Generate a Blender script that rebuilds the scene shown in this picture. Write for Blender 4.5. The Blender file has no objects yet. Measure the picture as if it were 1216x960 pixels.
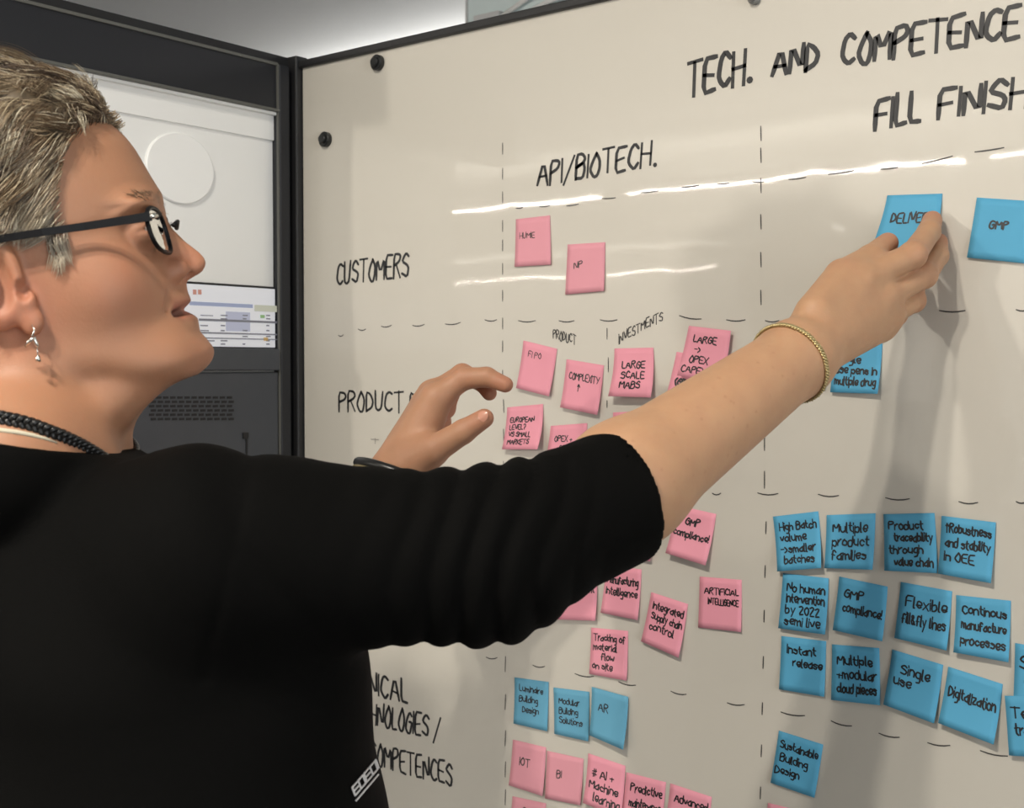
import bpy, math, random, re
import numpy as np
from mathutils import Vector

# ------------------------------------------------------------------ camera
W, H, F = 1216.0, 960.0, 1460.0
YAW, PITCH = math.radians(38.4), math.radians(1.77)
CAMZ, D = 1.50, 1.12                       # camera height, distance to the board plane (y = 0)
SC = bpy.context.scene
COL = SC.collection
cam = bpy.data.cameras.new('camera'); camo = bpy.data.objects.new('camera', cam); COL.objects.link(camo)
camo.location = (0, -D, CAMZ)
camo.rotation_euler = (math.pi/2 - PITCH, 0, YAW)
cam.sensor_width = 36.0; cam.lens = F*36.0/W; cam.clip_start = .05
cam.dof.use_dof = True; cam.dof.focus_distance = 1.15; cam.dof.aperture_fstop = 14.0
SC.camera = camo
C0 = np.array([0, -D, CAMZ])
CR = np.array([math.cos(YAW), math.sin(YAW), 0.0])
_f0 = np.array([-math.sin(YAW), math.cos(YAW), 0.0])
CF = _f0*math.cos(PITCH) + np.array([0, 0, -math.sin(PITCH)])
CU = np.cross(CR, CF)
def ray(px, py): return CF + CR*((px-W/2)/F) - CU*((py-H/2)/F)
def P(px, py, d): return C0 + ray(px, py)*d
def on_y(px, py, y=0.0):
    r = ray(px, py); return C0 + r*((y-C0[1])/r[1])
def on_x(px, py, x):
    r = ray(px, py); return C0 + r*((x-C0[0])/r[0])

# ------------------------------------------------------------------ world, light, exposure
SC.view_settings.view_transform = 'Standard'; SC.view_settings.look = 'None'
SC.view_settings.exposure = -0.86; SC.view_settings.gamma = 1.0
SC.view_settings.use_curve_mapping = False
wd = bpy.data.worlds.new('world'); SC.world = wd; wd.use_nodes = True
wd.node_tree.nodes['Background'].inputs[0].default_value = (1.0, .95, .88, 1)
wd.node_tree.nodes['Background'].inputs[1].default_value = 1.5
CEIL = 2.86
LZ = 2.585
def area(loc, power, sx, sy, col=(1, .93, .82), rot=(0, 0, 0)):
    l = bpy.data.lights.new('lamp_or_fill_light', 'AREA'); l.shape = 'RECTANGLE'; l.size = sx; l.size_y = sy
    l.energy = power; l.color = col
    o = bpy.data.objects.new('lamp_or_fill_light', l); COL.objects.link(o); o.location = loc; o.rotation_euler = rot
    return o
NEAR = [(-.57, -1.52), (-.40, -1.52)]
# near luminaire over the photographer (its two lamps give the arm's double shadow)
for (lx, ly) in NEAR: area((lx, ly, LZ), 31, .06, .06)
# the suspended linear rows whose mirror images streak the board; their upward light is added to brighten the ceiling
ROWS = [(-5.5, -5.45, 2.05), (-3.22, -5.45, 2.05), (-1.0, -5.45, 2.05), (-9.2, -11.0, 5.0)]
for (lx, ly, ll) in ROWS:
    area((lx, ly, LZ), 110*ll/2, ll, .06)
    area((lx, ly, LZ+.08), 60*ll/2, ll, .06, rot=(math.pi, 0, 0))
# added lamps beyond the board, unseen, to brighten the ceiling there
BEY = [(-3.4, 3.2, 2.0), (-.6, 3.2, 2.0)]
for (lx, ly, ll) in BEY:
    area((lx, ly, LZ), 60, ll, .06, (1, .98, .95)); area((lx, ly, LZ+.08), 150, ll, .06, (1, .98, .95), (math.pi, 0, 0))
# pendant globe that throws the shadow of the head on the board
GLOBE = (-3.3, -6.3, 2.33)
gl = bpy.data.lights.new('globe_light', 'POINT'); gl.energy = 520; gl.shadow_soft_size = .11; gl.color = (1, .93, .82)
glo = bpy.data.objects.new('globe_light', gl); COL.objects.link(glo); glo.location = (GLOBE[0], GLOBE[1], GLOBE[2]-.2)
# added cool fill light at the windowless right wall, brightens the white panel
area((3.1, -1.6, 1.65), 120, 3.0, 1.7, (.93, .97, 1), (0, math.pi/2, 0))

# ------------------------------------------------------------------ materials
def mat(name, col, rough=.6, metal=0, coat=0, coat_rough=.05, emit=None, es=1, sheen=0, sss=0, noise=None, bump=None, attr=None, spec=None, trans=0):
    m = bpy.data.materials.new(name); m.use_nodes = True
    nt = m.node_tree; b = nt.nodes['Principled BSDF']; L = nt.links
    b.inputs['Base Color'].default_value = (*col, 1); b.inputs['Roughness'].default_value = rough
    b.inputs['Metallic'].default_value = metal
    b.inputs['Coat Weight'].default_value = coat; b.inputs['Coat Roughness'].default_value = coat_rough
    if spec is not None: b.inputs['Specular IOR Level'].default_value = spec
    if trans: b.inputs['Transmission Weight'].default_value = trans
    if sheen: b.inputs['Sheen Weight'].default_value = sheen; b.inputs['Sheen Roughness'].default_value = .4
    if sss:
        b.inputs['Subsurface Weight'].default_value = sss
        b.inputs['Subsurface Radius'].default_value = (1, .35, .2); b.inputs['Subsurface Scale'].default_value = .004
    if emit: b.inputs['Emission Color'].default_value = (*emit, 1); b.inputs['Emission Strength'].default_value = es
    tc = nt.nodes.new('ShaderNodeTexCoord')
    src = None
    if attr:
        a = nt.nodes.new('ShaderNodeAttribute'); a.attribute_name = attr; src = a.outputs['Color']
        L.new(src, b.inputs['Base Color'])
    if noise:
        sc, amt, col2 = noise
        n = nt.nodes.new('ShaderNodeTexNoise'); n.inputs['Scale'].default_value = sc; n.inputs['Detail'].default_value = 5
        L.new(tc.outputs['Object'], n.inputs['Vector'])
        rmp = nt.nodes.new('ShaderNodeMapRange'); rmp.inputs[1].default_value = .35; rmp.inputs[2].default_value = .7
        rmp.inputs[3].default_value = 0; rmp.inputs[4].default_value = amt
        L.new(n.outputs['Fac'], rmp.inputs[0])
        mx = nt.nodes.new('ShaderNodeMix'); mx.data_type = 'RGBA'
        L.new(rmp.outputs[0], mx.inputs[0])
        if src: L.new(src, mx.inputs[6])
        else: mx.inputs[6].default_value = (*col, 1)
        mx.inputs[7].default_value = (*col2, 1)
        L.new(mx.outputs[2], b.inputs['Base Color'])
    prev = None
    for (sc, st, dist) in (bump or []):
        n = nt.nodes.new('ShaderNodeTexNoise'); n.inputs['Scale'].default_value = sc; n.inputs['Detail'].default_value = 3
        L.new(tc.outputs['Object'], n.inputs['Vector'])
        bp = nt.nodes.new('ShaderNodeBump'); bp.inputs['Strength'].default_value = st; bp.inputs['Distance'].default_value = dist
        L.new(n.outputs['Fac'], bp.inputs['Height'])
        if prev: L.new(prev.outputs[0], bp.inputs['Normal'])
        prev = bp
    if prev:
        L.new(prev.outputs[0], b.inputs['Normal'])
        if coat: L.new(prev.outputs[0], b.inputs['Coat Normal'])
    return m
M = {}
M['board'] = mat('board_enamel', (.60, .565, .495), .45, coat=.55, coat_rough=.025, noise=(2.2, .10, (.50, .47, .42)), bump=[(5, .12, .004)])
M['black_frame'] = mat('black_frame', (.012, .012, .013), .45)
M['navy'] = mat('dark_header', (.0085, .0095, .013), .5)
M['trim'] = mat('grey_trim', (.10, .10, .09), .5)
M['white_wall'] = mat('white_panel', (.84, .84, .82), .4, noise=(3, .10, (.72, .72, .70)))
M['disc'] = mat('white_disc', (.88, .88, .86), .5)
M['ceiling'] = mat('ceiling_paint', (.72, .73, .72), .9, noise=(60, .06, (.6, .6, .6)))
M['floor'] = mat('carpet', (.12, .12, .13), .95, noise=(200, .5, (.07, .07, .08)))
M['wall'] = mat('wall_paint', (.68, .66, .62), .85, noise=(4, .05, (.6, .58, .54)))
M['cab'] = mat('cabinet_grey', (.045, .050, .060), .45, noise=(40, .1, (.08, .08, .09)))
M['cab_dark'] = mat('cabinet_dark', (.006, .006, .007), .6)
M['ink'] = mat('marker_ink', (.012, .012, .014), .5)
M['ink_thin'] = mat('thin_marker_ink', (.055, .052, .05), .6)
M['ink_faint'] = mat('faded_ink', (.28, .26, .235), .6)
M['pink'] = mat('pink_paper', (.80, .32, .40), .75, noise=(25, .12, (.72, .27, .35)))
M['pink2'] = mat('pink_paper_dusty', (.74, .32, .38), .75, noise=(25, .12, (.66, .27, .33)))
M['blue'] = mat('blue_paper', (.09, .37, .58), .75, noise=(25, .15, (.07, .32, .52)))
M['blue2'] = mat('blue_paper_pale', (.12, .36, .52), .75, noise=(25, .15, (.09, .31, .47)))
M['magnet'] = mat('magnet_black', (.012, .013, .013), .35)
M['magnet_grey'] = mat('magnet_grey', (.22, .22, .21), .35)
M['skin'] = mat('skin', (.6, .35, .24), .56, sss=.18, attr='tint', noise=(55, .30, (.38, .19, .11)), bump=[(420, .18, .0008), (60, .12, .001)])
M['sweater'] = mat('black_knit', (.0018, .0017, .0015), .85, spec=.08, bump=[(900, .25, .0006), (22, .3, .004)])
M['trouser'] = mat('black_trouser', (.012, .012, .014), .85)
M['shoe'] = mat('black_leather', (.015, .014, .013), .35)
M['white_print'] = mat('white_print', (.75, .73, .72), .7)
M['cream'] = mat('cream_cotton', (.62, .56, .42), .8)
M['cord'] = mat('black_cord', (.010, .010, .010), .35)
M['gold'] = mat('gold', (.50, .40, .20), .35, metal=.85)
M['silver'] = mat('silver', (.75, .73, .68), .2, metal=1)
M['glasses'] = mat('glasses_black', (.004, .004, .005), .45, spec=.2)
M['glasses_clear'] = mat('glasses_grey_rim', (.38, .37, .36), .2)
M['lens'] = mat('lens_glass', (1, 1, 1), .02, trans=1); M['lens'].node_tree.nodes['Principled BSDF'].inputs['IOR'].default_value = 1.15
M['hair'] = mat('grey_blonde_hair', (.3, .25, .18), .42, attr='tint', spec=.5)
M['eye'] = mat('eyeball', (.7, .66, .62), .1, attr='tint')
M['teeth'] = mat('teeth', (.7, .66, .56), .3)
M['lamp'] = mat('lamp_diffuser', (.9, .9, .9), .5, emit=(1, .95, .88), es=6)
M['lamp_body'] = mat('lamp_body', (.6, .6, .6), .5)
M['glass'] = mat('glass_panel', (.75, .85, .85), .1)

# ------------------------------------------------------------------ helpers
def link(o): COL.objects.link(o); return o
def mesh_obj(name, verts, faces, m, parent=None, smooth=False, colors=None):
    me = bpy.data.meshes.new(name)
    if isinstance(faces, np.ndarray):
        nv, nf, k = len(verts), len(faces), faces.shape[1]
        me.vertices.add(nv); me.vertices.foreach_set('co', np.asarray(verts, np.float32).ravel())
        me.loops.add(nf*k); me.loops.foreach_set('vertex_index', faces.astype(np.int32).ravel())
        me.polygons.add(nf)
        me.polygons.foreach_set('loop_start', np.arange(0, nf*k, k, dtype=np.int32))
        me.polygons.foreach_set('loop_total', np.full(nf, k, np.int32))
        me.update(calc_edges=True)
    else:
        me.from_pydata([tuple(map(float, v)) for v in verts], [], faces); me.update()
    if smooth: me.polygons.foreach_set('use_smooth', np.ones(len(me.polygons), bool))
    if colors is not None:
        a = me.color_attributes.new('tint', 'FLOAT_COLOR', 'POINT')
        c = np.ones((len(me.vertices), 4), np.float32); c[:, :3] = colors
        a.data.foreach_set('color', c.ravel())
    for mm in (m if isinstance(m, (list, tuple)) else [m]): me.materials.append(mm)
    o = link(bpy.data.objects.new(name, me))
    if parent: o.parent = parent
    return o
def tag(o, label, cat=None, group=None, kind=None):
    if label: o['label'] = label
    if cat: o['category'] = cat
    if group: o['group'] = group
    if kind: o['kind'] = kind
    return o
def empty(name, loc=(0, 0, 0)):
    o = link(bpy.data.objects.new(name, None)); o.location = tuple(map(float, loc)); o.empty_display_size = .05; return o
def child(o, root):      # keep world placement of world-coordinate meshes
    o.parent = root
    from mathutils import Matrix
    o.matrix_parent_inverse = Matrix.Translation(root.location).inverted(); return o
class MB:
    def __init__(s): s.v = []; s.f = []
    def add(s, v, f):
        n = len(s.v); s.v += [tuple(map(float, x)) for x in v]; s.f += [tuple(n+i for i in q) for q in f]
    def box(s, a, b, bev=0):
        x0, y0, z0 = [min(a[i], b[i]) for i in range(3)]; x1, y1, z1 = [max(a[i], b[i]) for i in range(3)]
        if bev <= 0:
            v = [(x0,y0,z0),(x1,y0,z0),(x1,y1,z0),(x0,y1,z0),(x0,y0,z1),(x1,y0,z1),(x1,y1,z1),(x0,y1,z1)]
            s.add(v, [(3,2,1,0),(4,5,6,7),(0,1,5,4),(1,2,6,5),(2,3,7,6),(3,0,4,7)]); return
        import bmesh
        bm = bmesh.new(); bmesh.ops.create_cube(bm, size=1)
        for q in bm.verts: q.co = Vector(((x0+x1)/2+q.co.x*(x1-x0), (y0+y1)/2+q.co.y*(y1-y0), (z0+z1)/2+q.co.z*(z1-z0)))
        bmesh.ops.bevel(bm, geom=bm.edges[:], offset=bev, segments=2, affect='EDGES', profile=.5)
        bm.verts.index_update(); s.add([q.co[:] for q in bm.verts], [[q.index for q in f.verts] for f in bm.faces]); bm.free()
    def tube(s, pts, r, n=10, closed=False):
        pts = [np.array(p, float) for p in pts]; m = len(pts)
        rr = r if hasattr(r, '__len__') else [r]*m
        up = None; v = []
        for i in range(m):
            a = pts[(i-1) % m] if (closed or i > 0) else pts[i]; b = pts[(i+1) % m] if (closed or i < m-1) else pts[i]
            t = b-a; t /= (np.linalg.norm(t)+1e-12)
            if up is None:
                up = np.array([0, 0, 1.0]) if abs(t[2]) < .9 else np.array([1.0, 0, 0])
            x = np.cross(t, up); x /= (np.linalg.norm(x)+1e-12); up = np.cross(x, t)
            for k in range(n):
                an = 2*math.pi*k/n; v.append(pts[i]+rr[i]*(math.cos(an)*x+math.sin(an)*up))
        f = []
        for i in range(m if closed else m-1):
            j = (i+1) % m
            for k in range(n): f.append((i*n+k, i*n+(k+1) % n, j*n+(k+1) % n, j*n+k))
        if not closed: f += [tuple(range(n))[::-1], tuple((m-1)*n+k for k in range(n))]
        s.add(v, f)
    def disc(s, c, nrm, ux, rx, ry, t, n=48, bev=.001):
        c = np.array(c, float); nrm = np.array(nrm, float); ux = np.array(ux, float); uy = np.cross(nrm, ux)
        rings = [(0, 1.0, 0), (t-bev, 1.0, 0), (t, 1.0, -bev)]
        v = []
        for (h, k, dr) in rings:
            for i in range(n):
                an = 2*math.pi*i/n; v.append(c+nrm*h+ux*(rx*k+dr)*math.cos(an)+uy*(ry*k+dr)*math.sin(an))
        f = []
        for j in range(len(rings)-1):
            for i in range(n): f.append((j*n+i, j*n+(i+1) % n, (j+1)*n+(i+1) % n, (j+1)*n+i))
        f += [tuple(range(n))[::-1], tuple(2*n+i for i in range(n))]
        s.add(v, f)
    def build(s, name, m, parent=None, smooth=False):
        o = mesh_obj(name, s.v, s.f, m, None, smooth)
        if parent: child(o, parent)
        return o
def boxo(name, a, b, m, parent=None, bev=0):
    q = MB(); q.box(a, b, bev); return q.build(name, m, parent)
def struct(o): o['kind'] = 'structure'; return o

# ------------------------------------------------------------------ the setting
RX0, RX1, RY0, RY1 = -13.5, 3.2, -13.0, 5.2
struct(boxo('floor', (RX0, RY0, -.1), (RX1, RY1, 0), M['floor']))
struct(boxo('ceiling', (RX0, RY0, CEIL), (RX1, RY1, CEIL+.1), M['ceiling']))
struct(boxo('wall_left', (RX0-.1, RY0, 0), (RX0, RY1, CEIL), M['wall']))
struct(boxo('wall_far', (RX0, RY1, 0), (RX1, RY1+.1, CEIL), M['wall']))
struct(boxo('wall_right', (RX1, RY0, 0), (RX1+.1, RY1, CEIL), M['wall']))

# whiteboard ---------------------------------------------------------
bl = on_y(360, 160)[0]; btop = on_y(362, 80)[2]; br = .62; bbot = .72
T_BOARD = empty('whiteboard', ((bl+br)/2, 0.02, 0))
tag(T_BOARD, 'large white enamel whiteboard in a black frame covered with sticky notes and marker writing', 'whiteboard')
boxo('board_panel', (bl, 0, bbot), (br, .012, btop), M['board'], T_BOARD)
FT = .0085
boxo('top_frame', (bl-.004, -.006, btop-.001), (br+.02, .03, btop+FT), M['black_frame'], T_BOARD, .0015)
boxo('bottom_frame', (bl-.004, -.006, bbot-.03), (br+.02, .03, bbot), M['black_frame'], T_BOARD, .0015)
boxo('side_frame', (br, -.006, bbot), (br+.02, .03, btop), M['black_frame'], T_BOARD, .0015)
for xx in (bl+.15, br-.15): boxo('leg', (xx-.03, .012, 0), (xx+.03, .05, bbot+.2), M['black_frame'], T_BOARD)

# corner post and left partition --------------------------------------
XL = bl - .006
post_y1 = -.001; post_y0 = on_x(333, 300, XL)[1]
T_POST = empty('corner_post', (XL-.02, -.02, 0)); tag(T_POST, 'black grooved aluminium corner post left of the whiteboard', 'post')
ptop = on_x(340, 78, XL)[2]
dy = (post_y1-post_y0)
boxo('post_rail', (XL-.04, post_y0, 0), (XL, post_y0+dy*.52, ptop), M['navy'], T_POST, .002)
boxo('post_groove', (XL-.04, post_y0+dy*.52, 0), (XL-.012, post_y0+dy*.74, ptop-.002), M['cab_dark'], T_POST)
boxo('post_rail', (XL-.04, post_y0+dy*.74, 0), (XL+.004, post_y1+.012, ptop+.016), M['black_frame'], T_POST, .002)
boxo('post_bead', (XL-.004, post_y0-.0022, 0), (XL-.001, post_y0, ptop), M['trim'], T_POST)

hz0 = on_x(333, 130, XL)[2]; hz1 = on_x(340, 80, XL)[2]
HY0 = -.47; PY0 = -.328
hd = empty('header_beam', (XL-.03, -.5, hz0)); tag(hd, 'dark blue grey horizontal header beam above the glazed opening at left', 'beam')
boxo('fascia', (XL-.045, HY0, hz0), (XL-.004, post_y0, hz1), M['navy'], hd)
boxo('upper_rail', (XL-.045, HY0, hz1), (XL-.002, post_y0, hz1+.004), M['trim'], hd, .0005)
boxo('top_rail', (XL-.06, HY0, hz1+.004), (XL-.012, post_y1, on_x(345, 66, XL)[2]), M['cab_dark'], hd)
boxo('bottom_rail', (XL-.045, HY0, hz0-.004), (XL+.001, post_y0, hz0), M['trim'], hd, .001)
boxo('bottom_bead', (XL-.045, HY0, hz0-.0075), (XL-.004, post_y0, hz0-.004), M['disc'], hd)

XW = XL-.014
struct(boxo('wall_partition', (XW-.03, PY0, 0), (XW, post_y0-.0005, hz0-.001), M['white_wall']))
# shallow ledge at the top of the white panel
struct(boxo('trim_1', (XW, PY0, on_x(320, 166, XW+.003)[2]), (XW+.003, post_y0-.0005, hz0-.001), M['white_wall']))
c = on_x(213, 200.5, XW)
q = MB(); q.disc(c, (1, 0, 0), (0, 1, 0), .050, .0435, .004, 72, .0015)
o = q.build('wall_disc', M['disc'], smooth=False); tag(o, 'round white flat disc mounted on the white panel beside the woman\'s forehead', 'disc')

# display with a spreadsheet
XD = XW+.006
dz1 = on_x(334, 344, XD)[2]; dz0 = on_x(334, 413, XD)[2]
dy1 = post_y0-.003; dy0 = PY0+.012
T_D = empty('display_screen', (XD, (dy0+dy1)/2, dz0)); tag(T_D, 'flat display showing a spreadsheet behind the woman\'s mouth', 'display')
boxo('bezel', (XW, dy0-.01, dz0-.006), (XD-.002, dy1, dz1+.003), M['cab_dark'], T_D)
M['scr'] = mat('screen_white', (.5, .5, .5), .4, emit=(.80, .82, .90), es=.62)
M['scr_blue'] = mat('screen_blue', (.1, .1, .1), .4, emit=(.42, .49, .74), es=.8)
M['scr_pale'] = mat('screen_pale', (.1, .1, .1), .4, emit=(.66, .68, .86), es=.8)
M['scr_yel'] = mat('screen_yellow', (.1, .1, .1), .4, emit=(.8, .8, .62), es=.8)
M['scr_ink'] = mat('screen_ink', (.1, .1, .1), .4, emit=(.16, .16, .2), es=.8)
M['scr_red'] = mat('screen_red', (.1, .1, .1), .4, emit=(.8, .3, .2), es=.8)
M['scr_grn'] = mat('screen_green', (.1, .1, .1), .4, emit=(.3, .6, .2), es=.8)
M['scr_org'] = mat('screen_orange', (.1, .1, .1), .4, emit=(.85, .5, .1), es=.8)
boxo('screen', (XD-.004, dy0, dz0), (XD, dy1, dz1), M['scr'], T_D)
def scr(px0, py0, px1, py1, m, k=1):
    a = on_x(px0, py0, XD); b = on_x(px1, py1, XD)
    q = MB(); q.box((XD, a[1], a[2]), (XD+.0003*k, b[1], b[2])); return q
q = scr(225, 358, 300, 366, 0); q.build('blue_row', M['scr_blue'], T_D)
q = scr(302, 362, 329.5, 371, 0); q.build('yellow_cells', M['scr_yel'], T_D)
q = scr(268, 370, 297, 394, 0); q.build('pale_column', M['scr_pale'], T_D)
q = MB()
rr = random.Random(5)
for yy in (374, 378, 386, 392, 399, 404, 408): 
    for (x0, x1) in ((238, 255), (262, 270), (288, 294), (316, 322)):
        if rr.random() < .8:
            s = scr(x0, yy, x0+(x1-x0)*rr.uniform(.5, 1), yy+1.6, 0, 2); q.add(s.v, s.f)
for yy in (381, 396, 402): s = scr(236, yy, 329.5, yy+.8, 0, 2); q.add(s.v, s.f)
q.build('cell_text', M['scr_ink'], T_D)
scr(309, 374, 314, 378, 0, 2).build('green_mark', M['scr_grn'], T_D)
scr(313, 401, 318, 405, 0, 2).build('orange_mark', M['scr_org'], T_D)
scr(229, 344, 233, 350, 0, 2).build('red_mark', M['scr_red'], T_D)
scr(235, 344, 239, 350, 0, 2).build('red_mark', M['scr_red'], T_D)

# grey cabinet under the display
XC = XW+.012
cz1 = on_x(334, 414.5, XC)[2]; czl = on_x(334, 441, XC)[2]
cy0 = on_x(155, 500, XC)[1]; cy1 = post_y0-.003
T_C = empty('equipment_cabinet', (XC, (cy0+cy1)/2, 0)); tag(T_C, 'dark grey metal cabinet with a ventilation grille under the display', 'cabinet')
boxo('top_panel', (XW+.001, cy0-.06, czl+.001), (XC+.004, cy1, cz1), M['cab'], T_C, .002)
boxo('body', (XW+.001, cy0, .35), (XC, cy1, czl-.001), M['cab'], T_C, .002)
q = MB()
for r in range(6):
    for k in range(12):
        px = 177+k*8.4+(2 if r % 2 else 0); py = 471+r*5.1
        a = on_x(px, py, XC); b = on_x(px+6, py+2.6, XC)
        q.box((XC-.001, a[1], a[2]), (XC+.0006, b[1], b[2]))
o = q.build('vent_slots', M['cab_dark'], T_C); o['kind'] = 'stuff'
a = on_x(288, 514, XC); b = on_x(294, 521, XC)
o = boxo('latch', (XC-.001, a[1], a[2]), (XC+.002, b[1], b[2]), M['cab_dark'], T_C)
a = on_x(291.5, 521, XC); b = on_x(293.5, 545, XC)
boxo('door_gap', (XC-.001, a[1], a[2]), (XC+.001, b[1], b[2]), M['cab_dark'], T_C)
# ceiling things beyond the board
GY = 1.2
ga = on_y(556, 25, GY); gb = on_y(900, 25, GY)
T_G = empty('glass_screen', ((ga[0]+gb[0])/2, GY, 0)); tag(T_G, 'pale glass room divider showing above the black top edge of the whiteboard', 'glass partition')
boxo('glass_pane', (ga[0], GY, .05), (gb[0], GY+.012, 2.5), M['glass'], T_G)
boxo('edge_strip', (ga[0]-.006, GY-.004, 0), (ga[0], GY+.016, 2.5), M['lamp_body'], T_G)
a = on_y(573, 20, GY-.02)
boxo('clamp', (a[0]-.03, GY-.02, a[2]-.02), (a[0]+.05, GY, a[2]+.008), M['lamp_body'], T_G, .003)
q = MB()
for k, (x0, y0, x1, y1) in enumerate(((590, 24, 660, -20), (612, 22, 690, -14), (640, 18, 730, -16))):
    q.tube([on_y(x0, y0, GY-.012), on_y((x0+x1)/2, (y0+y1)/2-3+k, GY-.012), on_y(x1, y1, GY-.012)], .006, 8)
q.build('streak_tube', M['disc'], T_G, True)  # white tubes added in place of a diagonal light streak on the pane

# lamp housings
def lamp(x, y, L, w, label):
    t = empty('linear_lamp', (x, y, LZ)); tag(t, label, 'lamp', None)
    boxo('housing', (x-L/2, y-w/2, LZ+.012), (x+L/2, y+w/2, LZ+.075), M['lamp_body'], t)
    boxo('diffuser', (x-L/2+.01, y-w/2+.005, LZ+.004), (x+L/2-.01, y+w/2-.005, LZ+.012), M['lamp'], t)
    for sx in (-.4, .4):
        q = MB(); q.tube([(x+sx*L, y, LZ+.07), (x+sx*L, y, CEIL)], .004, 6); q.build('suspension_rod', M['lamp_body'], t)
_lab = ['suspended linear lamp behind the camera over the left', 'suspended linear lamp behind the camera over the middle', 'suspended linear lamp behind the camera over the right', 'long suspended linear lamp far behind the camera']
for i_, (lx, ly, ll) in enumerate(ROWS): lamp(lx, ly, ll, .09, _lab[i_])
for i_, (lx, ly, ll) in enumerate(BEY): lamp(lx, ly, ll, .09, ['added unseen linear fill lamp beyond the whiteboard on the left', 'added unseen linear fill lamp beyond the whiteboard on the right'][i_])
for i_, (lx, ly) in enumerate(NEAR):
    t = empty('spot_lamp', (lx, ly, LZ)); tag(t, ['small square pendant lamp over the photographer, the left one', 'small square pendant lamp over the photographer, the right one'][i_], 'lamp')
    boxo('housing', (lx-.05, ly-.05, LZ+.006), (lx+.05, ly+.05, LZ+.06), M['lamp_body'], t, .004)
    q = MB(); q.tube([(lx, ly, LZ+.05), (lx, ly, CEIL)], .006, 8); q.build('suspension_rod', M['lamp_body'], t)
t = empty('globe_lamp', GLOBE); tag(t, 'white globe pendant lamp in the room behind the camera', 'lamp')
q = MB()
q.tube([(GLOBE[0], GLOBE[1], GLOBE[2]-.09*math.cos(a)) for a in np.linspace(0.05, 3.09, 20)], [.09*math.sin(a) for a in np.linspace(0.05, 3.09, 20)], 24); q.build('globe', M['lamp'], t, True)
q = MB(); q.tube([(GLOBE[0], GLOBE[1], GLOBE[2]+.08), (GLOBE[0], GLOBE[1], CEIL)], .006, 8); q.build('suspension_rod', M['lamp_body'], t)
# ------------------------------------------------------------------ stroke lettering
G = {
'A': '02 38 62;14 54'.replace('38','38'), 'B': '02 08 38 57 46 05;05 46 54 42 02', 'C': '57 38 17 04 13 32 53', 'D': '02 08 37 55 43 02',
'E': '58 08 02 52;05 45', 'F': '58 08 02;05 45', 'G': '57 38 16 03 22 42 54 55 35', 'H': '08 02;58 52;05 55', 'I': '08 02', 'J': '48 43 22 03',
'K': '08 02;58 05 52', 'L': '08 02 42', 'M': '02 08 34 68 62', 'N': '02 08 52 58', 'O': '38 16 04 22 42 54 56 38', 'P': '02 08 48 57 46 05',
'Q': '38 16 04 22 42 54 56 38;43 61', 'R': '02 08 48 57 46 05;25 52', 'S': '57 38 17 06 45 54 42 03', 'T': '08 68;38 32', 'U': '08 03 22 43 58 ',
'V': '08 32 58', 'W': '08 22 36 52 68', 'X': '08 52;58 02', 'Y': '08 35;68 22', 'Z': '08 58 02 52',
'a': '46 25 04 03 22 43 46 42', 'b': '08 02 32 44 36 05', 'c': '45 26 04 22 43', 'd': '48 42 12 03 05 26 45', 'e': '04 44 46 16 04 22 43', 'f': '47 28 17 12;05 35',
'g': '46 16 04 13 43;46 40 10', 'h': '08 02;05 26 45 42', 'i': '06 02;08 07', 'j': '26 20 00;28 27', 'k': '08 02;36 04 32', 'l': '08 02 12', 'm': '06 02;05 26 32;35 56 62',
'n': '06 02;05 26 45 42', 'o': '26 05 03 22 43 45 26', 'p': '06 00;05 36 44 32 03', 'q': '46 16 04 22 43;46 40', 'r': '06 02;04 26 36', 's': '45 16 05 44 32 03',
't': '18 13 32;06 36', 'u': '06 03 22 43;46 42', 'v': '06 22 46', 'w': '06 12 35 52 66', 'x': '06 42;46 02', 'y': '06 23;46 10', 'z': '06 46 02 42',
'.': '12 12', '/': '58 01', '+': '25 22;04 44', '-': '05 35', '>': '06 34 02', '?': '07 28 47 45 24 23;21 22', '!': '08 04;02 02', '&': '52 07 28 36 04 22 44', '#': '12 28;32 48;04 54;06 56',
'(': '28 06 04 21', ')': '08 26 24 01', '^': '12 18;06 18 36', '0': '28 06 04 22 43 46 28', '1': '06 18 12', '2': '07 28 47 02 42', '3': '07 38 46 25 44 32 03', ',': '12 01', "'": '08 06'}
def glyph(ch):
    s = G.get(ch)
    if s is None: return [], 3
    st = []
    for part in s.split(';'):
        p = [(int(t[0]), int(t[1])-2) for t in part.split()]
        st.append(p)
    return st, max(x for p in st for x, y in p)
def chaikin(p, closed=False):
    if len(p) < 3: return p
    out = [p[0]]
    for a, b in zip(p[:-1], p[1:]):
        out += [(a[0]*.8+b[0]*.2, a[1]*.8+b[1]*.2), (a[0]*.2+b[0]*.8, a[1]*.2+b[1]*.8)]
    out.append(p[-1]); return out
def layout(text, rnd, gap=1.5, jit=.25):
    """strokes in units: x from 0 to total, baseline 0, cap height 6"""
    x = 0; out = []
    for ch in text:
        if ch == ' ': x += 3.2; continue
        st, w = glyph(ch); jy = rnd.uniform(-jit, jit)
        for p in st:
            p = [(x+a+rnd.uniform(-jit, jit)*.6, b+jy+rnd.uniform(-jit, jit)) for a, b in p]
            out.append(chaikin(p))
        x += w+gap
    return out, max(x-gap, 1)
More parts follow.
